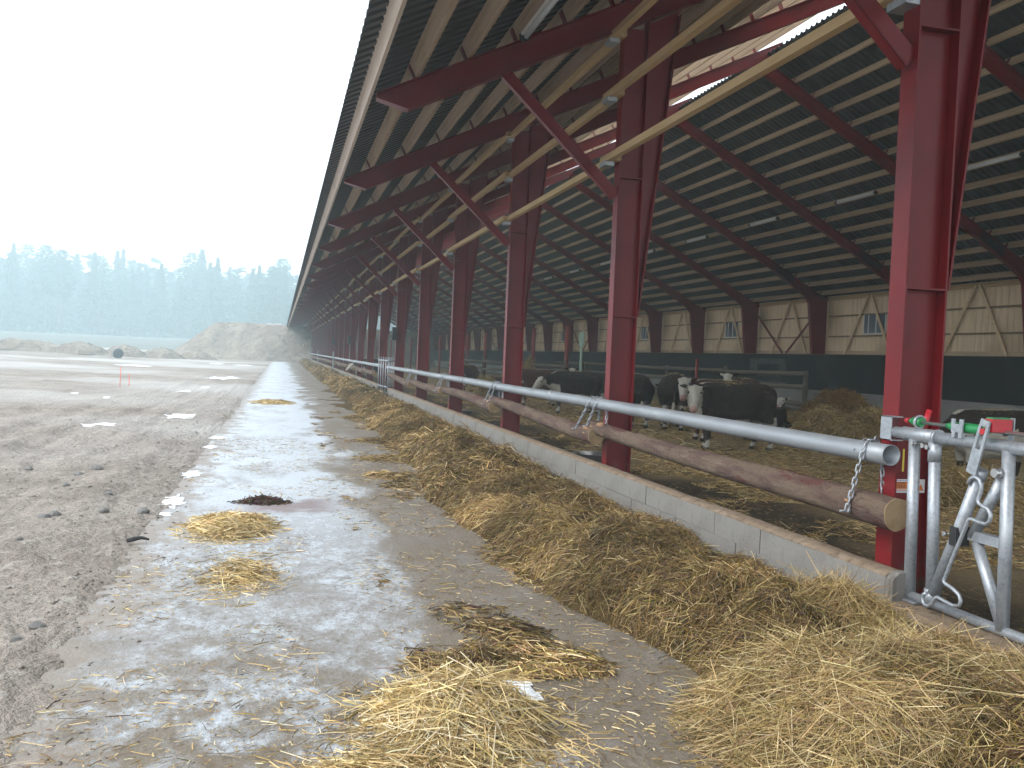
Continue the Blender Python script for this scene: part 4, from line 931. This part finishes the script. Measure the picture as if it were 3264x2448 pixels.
def heap(name, x, y, rx, ry, hh, seed, mt, n, cols, wts, Lr, Wr, label, zoff=None, tilt=.3, spill=1.5, lift=.02, kind='stuff', cat=None, group=None, bend=.25, loose=.18):
    hf0 = clump(x, y, rx, ry, hh, seed)
    hf = hf0 if zoff is None else (lambda X, Y: hf0(X, Y)+zoff(X, Y))
    e = empty(name, (x, y, 0)); tag(e, label, cat, group, kind)
    X = np.linspace(x-rx*1.25, x+rx*1.25, 34); Y = np.linspace(y-ry*1.25, y+ry*1.25, 34)
    XX, YY = np.meshgrid(X, Y); Z = hf(XX, YY)-.015; H0 = hf0(XX, YY)
    co = np.stack([XX, YY, Z], -1).reshape(-1,3); i = np.arange(34*34).reshape(34,34)
    q = np.stack([i[:-1,:-1], i[:-1,1:], i[1:,1:], i[1:,:-1]], -1).reshape(-1,4); q = q[(H0.reshape(-1)[q] > -.002).any(1)]
    if len(q): o_ = link('straw_mass', npmesh('straw_mass', co-np.array(e.location), q, None, True), mt, e); tag(o_, kind='stuff')
    # strands on the heap
    a = rng.uniform(0, 2*math.pi, n); rr = np.sqrt(rng.random(n)); far = rng.random(n) < loose; rr = np.where(far, 1+(spill-1)*rng.random(n)**1.6, rr)
    Xs = x+rx*rr*np.cos(a); Ys = y+ry*rr*np.sin(a); h = np.maximum(hf0(Xs, Ys), 0)+(0 if zoff is None else zoff(Xs, Ys))
    ca = 2*math.pi*fbm(Xs*2.1, Ys*2.1, 131+seed, 2)*2+rng.normal(0,.7,n); ee = .03
    gx = np.clip((hf(Xs+ee,Ys)-hf(Xs-ee,Ys))/(2*ee),-1,1)*(~far); gy = np.clip((hf(Xs,Ys+ee)-hf(Xs,Ys-ee))/(2*ee),-1,1)*(~far)
    tl = rng.normal(0, tilt, n)*np.where(far, .1, 1)
    D = np.stack([np.cos(ca), np.sin(ca), np.cos(ca)*gx+np.sin(ca)*gy+tl], -1); L = rng.uniform(*Lr, n)*np.where(far,.7,1)
    P = np.stack([Xs, Ys, h+.006+np.where(far, 0, rng.uniform(-.015,lift,n))+np.abs(tl)*L*.2], -1)-np.array(e.location)
    t = palette(n, cols, wts)*np.clip(.65+.8*fbm(Xs*4, Ys*4, 141+seed, 3), .7, 1.3)[:,None]
    o_ = link('strands', strands_mesh('strands', P, D, L, rng.uniform(*Wr, n), t, np.where(far, .05, bend) if False else bend), 'straw', e); tag(o_, kind='stuff')
    return e
heap('hay_heap', 2.72, 3.30, .92, .95, .36, 1, 'pale_base', 33000, PALE, (4,3.2,2.6,1.8,.8), (.08,.34), (.0022,.0042), 'loose pale hay heap below the galvanized lock panel', tilt=.32, spill=1.15, lift=.05, loose=.07, bend=.5)
heap('hay_heap', 3.05, 4.35, .42, .5, .36, 5, 'pale_base', 6500, [HAY[0],HAY[2],PALE[0],PALE[1]], (3,3,3,2), (.10,.34), (.0022,.0045), 'greenish tan hay heaped at the end of the block wall', tilt=.45, spill=1.2, lift=.06, loose=.06, bend=.3)
heap('straw_heap', .80, 3.82, .34, .42, .15, 2, 'pale_base', 4200, GOLD, (4,3,2,2), (.10,.36), (.0035,.0060), 'bright golden straw heap lying loose on the concrete in the foreground', tilt=.22, spill=1.7, lift=.04, loose=.25, bend=.35)
heap('straw_heap', .55, 3.25, .42, .30, .04, 8, 'pale_base', 2200, GOLD+[HAY[0]], (3,3,2,1,2), (.08,.30), (.0035,.0060), 'thin trail of golden straw spread in front of the bright heap', tilt=.1, spill=1.5, lift=.02, loose=.45, bend=.3)
ip = clump(0, 0, .17, .20, .006, 77, 1.1, 7); o = grid('ice_patch', np.linspace(-.3,.3,40), np.linspace(-.34,.34,40), lambda A, B: ip(A, B)+.010, 'snow', keep=lambda a_, b_: ip(a_, b_) > -.003); o.location = (1.12, 4.18, 0); tag(o, 'thin frozen puddle beside the bright golden straw heap', 'ice')
heap('hay_patch', 1.02, 4.55, .26, .14, .045, 4, 'hay_base', 1300, HAY, (4,3,2,3,.5), (.06,.2), (.003,.0055), 'brown hay scraps behind the bright golden heap', tilt=.25, spill=1.6, lift=.03, loose=.3)
heap('straw_heap', -.36, 8.30, .34, .52, .07, 3, 'pale_base', 2600, GOLD, (4,3,3,1), (.08,.25), (.005,.008), 'small golden straw patch in mid concrete strip', tilt=.2, spill=1.5, lift=.03, loose=.2)
heap('straw_heap', -.22, 6.55, .22, .45, .03, 6, 'pale_base', 800, GOLD, (3,2,3,1), (.06,.2), (.004,.007), 'thin straw scraps on the concrete before the golden patch', tilt=.1, spill=1.8, lift=.02, loose=.4)
heap('straw_patch', -.15, 27.5, .5, .9, .05, 7, 'pale_base', 700, GOLD, (3,2,3,1), (.15,.35), (.012,.02), 'faint golden straw patch far along the frosted strip', tilt=.1, spill=1.4, lift=.03)
heap('manure_clump', -.13, 9.68, .22, .14, .035, 31, 'manure', 900, [(.075,.042,.03),(.05,.03,.022),(.12,.075,.045)], (3,3,1), (.03,.12), (.006,.012), 'dark manure clump smeared across the frosted strip', None, .3, 1.5, .02, None, 'manure')
# loose chaff on the alley
CH = empty('straw_litter', (1, 6, 0)); tag(CH, 'loose straw stalks and chaff littering the concrete alley', None, None, 'stuff')
n = 26000; Y = 2.5+14*rng.random(n)**1.9; X = rng.uniform(-1.0, 2.3, n); dens = fbm(X*1.2, Y*.8, 151, 3); kp = dens+.25*np.clip((4.5-Y)/2,0,1)+.12*(X > .6) > .50; X, Y = X[kp], Y[kp]; n = len(X)
a = rng.uniform(0,6.28,n); D = np.stack([np.cos(a), np.sin(a), rng.normal(0,.03,n)], -1)
o = link('stalks', strands_mesh('stalks', np.stack([X,Y,np.full(n,.010)],-1)-np.array(CH.location), D, rng.uniform(.015,.15,n)*(rng.random(n)**2.6+.12), rng.uniform(.0028,.0055,n), palette(n, GOLD+HAY, (2,1,2,1,3,2,2,1,1)), .05), 'straw', CH); tag(o, kind='stuff')
# bits of hay spilled in front of the pile
zero = lambda X, Y: np.full_like(X, .0)
def spill_h(X, Y):
    d = fbm(X*1.5, Y*1.1, 161, 4)-.53+.22*np.clip((X-1.0)/.9, 0, 1)-.12
    return np.clip(d, 0, 1)*.16-.001
SP = empty('hay_scraps', (1.4, 8, 0)); tag(SP, 'trodden scraps of brown hay scattered on the alley beside the hay ridge', None, None, 'stuff')
base_grid('scrap_mass', np.linspace(.7,2.2,60), np.concatenate([np.arange(4.6,14,.05), np.arange(14,40,.2)]), spill_h, 'hay_base', SP, -.018)
scatter('scrap_strands', SP, 26000, (.7,2.2), (4.3,24), spill_h, HAY, (5,4,2,2,.5), (.05,.18), (.004,.008), .12, .012, thr=.001, ypow=1.6)
# bedding straw in the barn
BD = empty('bedding_straw', (9, 15, .1)); tag(BD, 'loose straw strewn over the barn floor', None, None, 'stuff')
def bed_h(X, Y): return fz(X, Y)
def bed_scatter(n, xr, yr, Lr, Wr):
    X = rng.uniform(*xr, n); Y = rng.uniform(*yr, n); kp = (fbm(X*.9, Y*.8, 171, 3)+.42*np.clip((X-5.4)/2.2,-1,.6)) > .49; X, Y = X[kp], Y[kp]; n = len(X)
    a = rng.uniform(0,6.28,n); D = np.stack([np.cos(a), np.sin(a), rng.normal(0,.28,n)], -1)
    o_ = link('stalks', strands_mesh('stalks', np.stack([X,Y,fz(X,Y)+.012],-1)-np.array(BD.location), D, rng.uniform(*Lr,n), rng.uniform(*Wr,n), palette(n, PALE+HAY, (3,3,1.5,2,.6,2,2,1,1,.3)), .2), 'straw', BD); tag(o_, kind='stuff')
bed_scatter(30000, (3.8,11), (5,15), (.08,.28), (.005,.009)); bed_scatter(22000, (4,17), (13,34), (.12,.4), (.008,.016))
FZ = lambda X, Y: fz(X, Y)
heap('straw_heap', 12.55, 18.9, .80, .75, .50, 11, 'pale_base', 6000, PALE, (3,4,1.5,2,.4), (.15,.45), (.009,.016), 'domed straw heap on the barn floor beside the lying calf', FZ, .3, 1.15, .05, None, 'straw heap')
heap('straw_heap', 14.0, 20.6, 1.1, 1.0, .85, 12, 'hay_base', 6500, [(.22,.12,.04),(.15,.085,.03),(.28,.17,.06)], (3,3,2), (.15,.45), (.010,.018), 'taller orange-brown straw heap against the rear pen', FZ, .3, 1.1, .05, None, 'straw heap')
heap('straw_heap', 12.2, 16.6, 1.15, .9, .60, 13, 'pale_base', 6000, PALE, (3,4,1.5,2,.4), (.15,.45), (.009,.016), 'low broad straw heap just left of the sticker column', FZ, .3, 1.15, .05, None, 'straw heap')
heap('straw_heap', 8.3, 9.3, .9, .55, .34, 14, 'pale_base', 5000, PALE, (3,4,1.5,2,.4), (.12,.4), (.006,.011), 'bedding straw mound behind the lock panel, before the feeding cow', FZ, .3, 1.2, .05, None, 'straw heap')
heap('straw_heap', 7.9, 34.9, .8, .8, .70, 15, 'pale_base', 2500, PALE, (3,4,1.5,2,.4), (.2,.5), (.014,.024), 'tan bedding mound between the third and fourth red columns', FZ, .3, 1.1, .05, None, 'straw heap')
hb = heap('hay_bundle', 10.75, 38.9, .35, .5, 1.35, 16, 'pale_base', 1500, PALE, (3,4,1.5,2,.4), (.2,.5), (.014,.024), 'hay bundle stuffed against the far red mast', FZ, .6, 1.05, .05, None, 'hay bundle')

# ------------------------------------------------------------------ small things on the ground
def stone_mesh(seed):
    rr = random.Random(seed); mb = MB(); mb.sphere((0,0,0), 1, nu=9, nv=6); mb.v = [(x*(1+.25*math.sin(3*y+seed)), y*(1+.2*math.sin(4*z+seed)), z*.6*(1+.2*math.cos(3*x+seed))) for x, y, z in mb.v]
    mb.sm = [False]*len(mb.sm); return mb.mesh('stone')
stv = [stone_mesh(s_) for s_ in range(4)]
for i, (u, v, r_) in enumerate(((330,1640,.05),(310,1500,.07),(170,1655,.06),(140,1665,.05),(455,1640,.06),(250,1520,.05),(120,2010,.04),(50,2060,.03),(210,1560,.04),(345,1590,.04),(90,1490,.05),(60,1750,.03))):
    p = onZ(u, v, .0); z = float(gz(np.array([p.x]), np.array([p.y]))[0])
    o = link('stone', stv[i % 4], 'stone', None, (p.x, p.y, z+r_*.15), (0,0,i)); o.scale = (r_,)*3; tag(o, 'small grey stone half sunk in the bare earth', 'stone', 'stones on the bare earth')
def clods(n, xr, yr, rr_, ypow, zf_, keep=None):
    X = rng.uniform(*xr, n); Y = yr[0]+(yr[1]-yr[0])*rng.random(n)**ypow
    if keep is not None: k_ = keep(X, Y); X, Y = X[k_], Y[k_]
    n = len(X); r_ = rng.uniform(*rr_, n)*(rng.random(n)**2*1.6+.4); Z = zf_(X, Y)
    oc = np.array([(1,0,0),(0,1,0),(-1,0,0),(0,-1,0),(0,0,.55),(0,0,-.6)])
    P = oc[None]*r_[:,None,None]*(1+.45*rng.uniform(-1,1,(n,6,1))); a = rng.uniform(0,6.28,n); c, s_ = np.cos(a)[:,None], np.sin(a)[:,None]
    P = np.stack([P[...,0]*c-P[...,1]*s_, P[...,0]*s_+P[...,1]*c, P[...,2]], -1)+np.stack([X,Y,Z+r_*.2],-1)[:,None,:]
    tr_ = np.array([(0,1,4),(1,2,4),(2,3,4),(3,0,4),(1,0,5),(2,1,5),(3,2,5),(0,3,5)]); q = (np.arange(n)*6)[:,None,None]+tr_[None]
    return P.reshape(-1,3), q.reshape(-1,3)
ca_, qa_ = clods(2600, (-6.5,-1.15), (2.2,22), (.005,.017), 1.8, gz, lambda X, Y: fbm(X*.9, Y*.7, 301, 3) > .45)
cb_, qb_ = clods(1300, (-1.3,-.65), (2.2,16), (.004,.011), 1.6, lambda X, Y: np.maximum(gz(X, Y), 0), lambda X, Y: rng.random(len(X)) > (X+1.3)/.8)
o = link('earth_clods', npmesh('earth_clods', np.concatenate([ca_, cb_]), np.concatenate([qa_, qb_+len(ca_)]), None, True), 'earth'); tag(o, 'crumbled clods of brown earth strewn beside and over the edge of the concrete', None, None, 'stuff')
rb = MB().tube([(-.14,.02,0), (-.05,0,.02), (.06,.03,.03), (.16,-.02,.015)], [.02,.03,.025,.015], 8).tube([(.0,0,.01), (-.12,-.10,.0)], .015, 6).build('rubber_scrap', 'rubber', None, tuple(onZ(437,1722,.03))); rb.scale = (.55,)*3; tag(rb, 'black rubbery scrap at the earthy edge of the concrete', 'scrap')
for i, (u, v, sx_, sy_) in enumerate(((318,1918*0+1355,.28,.35),(575,1330,.30,.55),(655,1395,.13,.30),(640,1425,.12,.22),(577,1512,.12,.25),(505,1600,.10,.35),(470,1640,.07,.1),(700,1207,.5,1.6),(780,1165,.8,2.2),(735,1205,.4,1.5),(690,1160,.6,2.5),(505,1140,1.2,2.5),(420,1168,1.1,1.6),(240,1250,.12,.2),(340,1275,.1,.2),(590,1250,.2,.5),(655,1240,.15,.5))):
    p = onZ(u, v, .0); hf = clump(0, 0, sx_, sy_, .014, 50+i, 1.5, 1.6/max(sx_,.1)); X = np.linspace(-sx_*1.6, sx_*1.6, 44); Y = np.linspace(-sy_*1.6, sy_*1.6, 44)
    zc = gz(np.array([p.x]), np.array([p.y]))[0]
    if -1.75 < p.x < -.9: p.x = -1.0
    sh = (lambda A, B: hf(A, B)+.016) if p.x == -1.0 else (lambda A, B: hf(A, B)+gz(A+p.x, B+p.y)+.022)
    e = grid('snow_patch', X, Y, sh, 'snow', keep=lambda a_, b_: hf(a_, b_) > -.002); e.location = (p.x, p.y, -.010)
    tag(e, 'small leftover snow patch on the bare earth by the concrete strip', 'snow', 'leftover snow patches')
for i, (x, y, h_, lb) in enumerate(((-5.42,34.2,.72,'taller thin orange marker stake in the bare field'), (-5.25,35.0,.42,'shorter thin orange marker stake in the bare field'))):
    z = float(gz(np.array([x]), np.array([y]))[0]); tag(MB().tube([(0,0,-.1), (.01,0,h_)], .012, 6).sphere((.01,0,h_), .016, nu=6, nv=4).build('marker_stake', 'marker', None, (x,y,z)), lb, 'stake')

# ------------------------------------------------------------------ earth bank, mounds, boulders, bale
def bank_z(X, Y):
    e = .55*(fbm(X*.25, Y*.25, 181, 4)-.5)
    up = np.clip((Y-(113+2.5*(fbm(X*.12, X*0, 183, 3)-.5)*2))/6.5, 0, 1); side = np.clip((X+14.5)/6.5, 0, 1)
    up = up*up*(3-2*up)*.25+up*.75
    return -.4+(4.9+e)*up*side+e*.3*np.clip(up*4, 0, 1)
o = grid('earth_bank', np.linspace(-16,40,110), np.concatenate([np.linspace(110,124,50), np.linspace(125,175,20)]), bank_z, 'bank_earth'); tag(o, 'steep excavated earth bank closing off the far end of the strip', None, None, 'structure')
def hill_z(X, Y): 
    t = np.clip((Y-112)/235, 0, 1); return -.6+4.0*t*t*(3-2*t)+.8*(fbm(X*.06, Y*.06, 191, 4)-.4)*np.clip(t*12,0,1)
o = grid('hillside', np.linspace(-470,250,190), np.linspace(108,505,120), hill_z, 'scrub'); tag(o, 'rising cleared ground in front of the misty forest', None, None, 'structure')
for i, (x, y, rx, ry, hh) in enumerate(((-31,97,4.5,3,1.7),(-25,99,5.5,3,1.2),(-19.5,99,3,2,1.2),(-15.5,100,2.5,2,1.2),(-12.0,101,2.4,2,1.1),(-8.8,103,2.2,2,.9),(-38,95,5,4,1.5))):
    hf = clump(0, 0, rx, ry, hh, 60+i); e = grid('earth_mound', np.linspace(-rx*1.3, rx*1.3, 26), np.linspace(-ry*1.3, ry*1.3, 22), lambda A, B: hf(A, B)-.05, 'bank_earth', keep=lambda a_, b_: hf(a_, b_) > -.02)
    e.location = (x, y, float(gz(np.array([x]), np.array([y]))[0])); tag(e, 'low pale earth mound at the far edge of the field', 'mound', 'earth mounds at the field edge')
rk = [stone_mesh(s_+20) for s_ in range(3)]
for i, (u, v, r_) in enumerate(((466,1063,1.0),(482,1066,.7),(500,1068,.8),(518,1067,.75),(533,1064,.9),(548,1068,.6),(858,1030,1.0),(882,1026,1.1),(842,1035,.7),(905,1032,.8),(760,1041,.5))):
    Yd = 138; r__ = ray(u, v); t = Yd/r__.y; x = r__.x*t; zt = r__.z*t+HC
    zg = max(float(hill_z(np.array([x]), np.array([Yd]))[0]), float(bank_z(np.array([x]), np.array([Yd]))[0]) if -16 < x < 40 else -9)
    o = link('boulder', rk[i % 3], 'rock', None, (x, Yd, zg+r_*.2), (0,0,i*1.3)); o.scale = (r_*.85, r_*.8, r_*.8); tag(o, 'pale boulder on the cleared slope below the forest' if i < 6 else 'pale boulder on top of the earth bank', 'boulder', 'boulders on the slope' if i < 6 else 'boulders on the bank')
p = onZ(376, 1134, 0.3); bz = float(gz(np.array([p.x]), np.array([p.y]))[0])
mb = MB(); n = 24; prof = [(.0,-.5),(.38,-.5),(.46,-.46),(.475,-.25),(.48,0),(.475,.25),(.46,.46),(.38,.5),(.0,.5)]
vs = [(pr*math.cos(2*math.pi*j/n), py, pr*math.sin(2*math.pi*j/n)) for pr, py in prof for j in range(n)]
mb.add(vs, [(i*n+j, (i+1)*n+j, (i+1)*n+(j+1)%n, i*n+(j+1)%n) for i in range(len(prof)-1) for j in range(n)], 0, True)
tag(mb.build('round_bale', 'bale_wrap', None, (p.x, p.y, bz+.44), (0,0,.2)), 'dark wrapped round bale lying at the far field edge', 'bale')

# ------------------------------------------------------------------ forest in the mist
def conifer(seed, h, kind):
    rr = np.random.default_rng(seed); k = 2200 if kind == 0 else 1100
    crown0 = .12*h if kind == 0 else .42*h
    a0 = rr.uniform(0, 2*math.pi, k); t = rr.random(k)**.85; z = crown0+(h-crown0)*t
    if kind == 0: rad = (.25*h)*(1-t)**(.75+.25*rr.random())*(.25+1.0*rr.random(k))*(.72+.28*np.sin(t*46))*(.75+.35*np.sin(3*a0+t*4))+.05
    else: rad = (.15*h)*np.sqrt(np.clip(1-(2*t-.75)**2/1.7, .03, 1))*(.3+.9*rr.random(k))
    a = a0; rs = rad*np.sqrt(rr.random(k)*.75+.25)
    P = np.stack([rs*np.cos(a), rs*np.sin(a), z-(.22*rs if kind == 0 else -.1*rs)], -1)
    D = np.stack([np.cos(a), np.sin(a), (-.35 if kind == 0 else .15)+rr.normal(0,.25,k)], -1)
    tint = np.clip(np.array((.032,.050,.030))*(.6+.9*rr.random((k,1))), 0, 1)
    return strands_mesh('crown', P, D, rr.uniform(.6,1.8,k)*(1.2-.7*t), rr.uniform(.18,.5,k)*(1.1-.6*t), tint, .2)
def trunk_mesh(h, r_):
    return MB().tube([(0,0,-.6), (.05,0,h*.4), (0,.05,h*.98)], [r_, r_*.65, .03], 7).mesh('trunk')
tv = []
for s_, (h, kd) in enumerate(((20,0),(17,0),(23,0),(19,1),(22,1),(15,0),(18,0))): tv.append((conifer(500+s_, h, kd), trunk_mesh(h, .016*h), h, kd))
rr = random.Random(5); kinds = {0: 'misty dark spruce standing in the forest edge', 1: 'misty pine with a bare lower trunk in the forest edge'}
def tree(x, y, i, s_, special=None):
    cr, tr_, h, kd = tv[i]; z = float(hill_z(np.array([x]), np.array([y]))[0])
    t_ = empty('conifer_tree', (x, y, z), (0,0,rr.uniform(0,6.28))); t_.scale = (s_,)*3
    tag(t_, special or kinds[kd], 'tree', 'trees of the forest edge')
    link('crown', cr, 'foliage', t_); link('trunk', tr_, 'tree_bark', t_)
for u, vt, D_, i, lb in ((45,775,335,2,'tall spruce top standing out of the mist above the left forest'), (375,800,345,0,'broad tall spruce rising above its neighbours in the misty forest'), (612,806,342,4,'tall spreading pine rising above the misty forest'), (828,845,318,0,'spruce standing just left of the barn eave end'), (150,820,350,1,None), (195,835,352,5,None), (445,840,350,1,None), (870,850,316,3,None), (885,855,314,3,None), (908,850,310,0,None)):
    r__ = ray(u, vt); t = D_/r__.y; x = r__.x*t; zt = r__.z*t+HC; z = float(hill_z(np.array([x]), np.array([D_]))[0])
    tree(x, D_, i, max(.6, (zt-z)/tv[i][2]), lb)
x = -142
while x < 62:
    y = rr.uniform(318,366); i = rr.randrange(7); tgt = rr.triangular(20,33,26)*y/345
    tree(x+rr.uniform(-1,1), y, i, tgt/tv[i][2]); x += rr.uniform(2.4,4.4)
# the closed mass of forest behind
k = 24000; X = rng.uniform(-300,170,k); Y = rng.uniform(372,435,k); hh = (28+7*fbm(X*.12, Y*.12, 201, 3)); t = rng.random(k)**1.2
Z = hill_z(X, Y)+hh*t*(1-.25*rng.random(k)); a = rng.uniform(0,6.28,k)
o = link('forest', strands_mesh('forest', np.stack([X,Y,Z],-1), np.stack([np.cos(a),np.sin(a),rng.normal(-.2,.3,k)],-1), rng.uniform(2.6,5.2,k), rng.uniform(1.4,2.6,k), np.array((.032,.050,.030))*(.6+.9*rng.random((k,1))), .2), 'foliage')
tag(o, 'closed mass of dark conifer forest fading into the mist', None, None, 'stuff')

# ------------------------------------------------------------------ haze
hz = MB().box((-480,-40,-2.2), (260,520,48)).mesh('haze')
hm = bpy.data.materials.new('haze_air'); hm.use_nodes = True; hn = hm.node_tree.nodes; hn.clear()
ho = hn.new('ShaderNodeOutputMaterial'); pv = hn.new('ShaderNodeVolumePrincipled'); pv.inputs['Color'].default_value = (.76,.94,1,1); pv.inputs['Density'].default_value = .0024; pv.inputs['Anisotropy'].default_value = 0.2
hm.node_tree.links.new(pv.outputs[0], ho.inputs['Volume'])
hz.materials.append(hm); o = link('haze', hz); tag(o, 'pale mist filling the air over the field and forest', None, None, 'stuff')
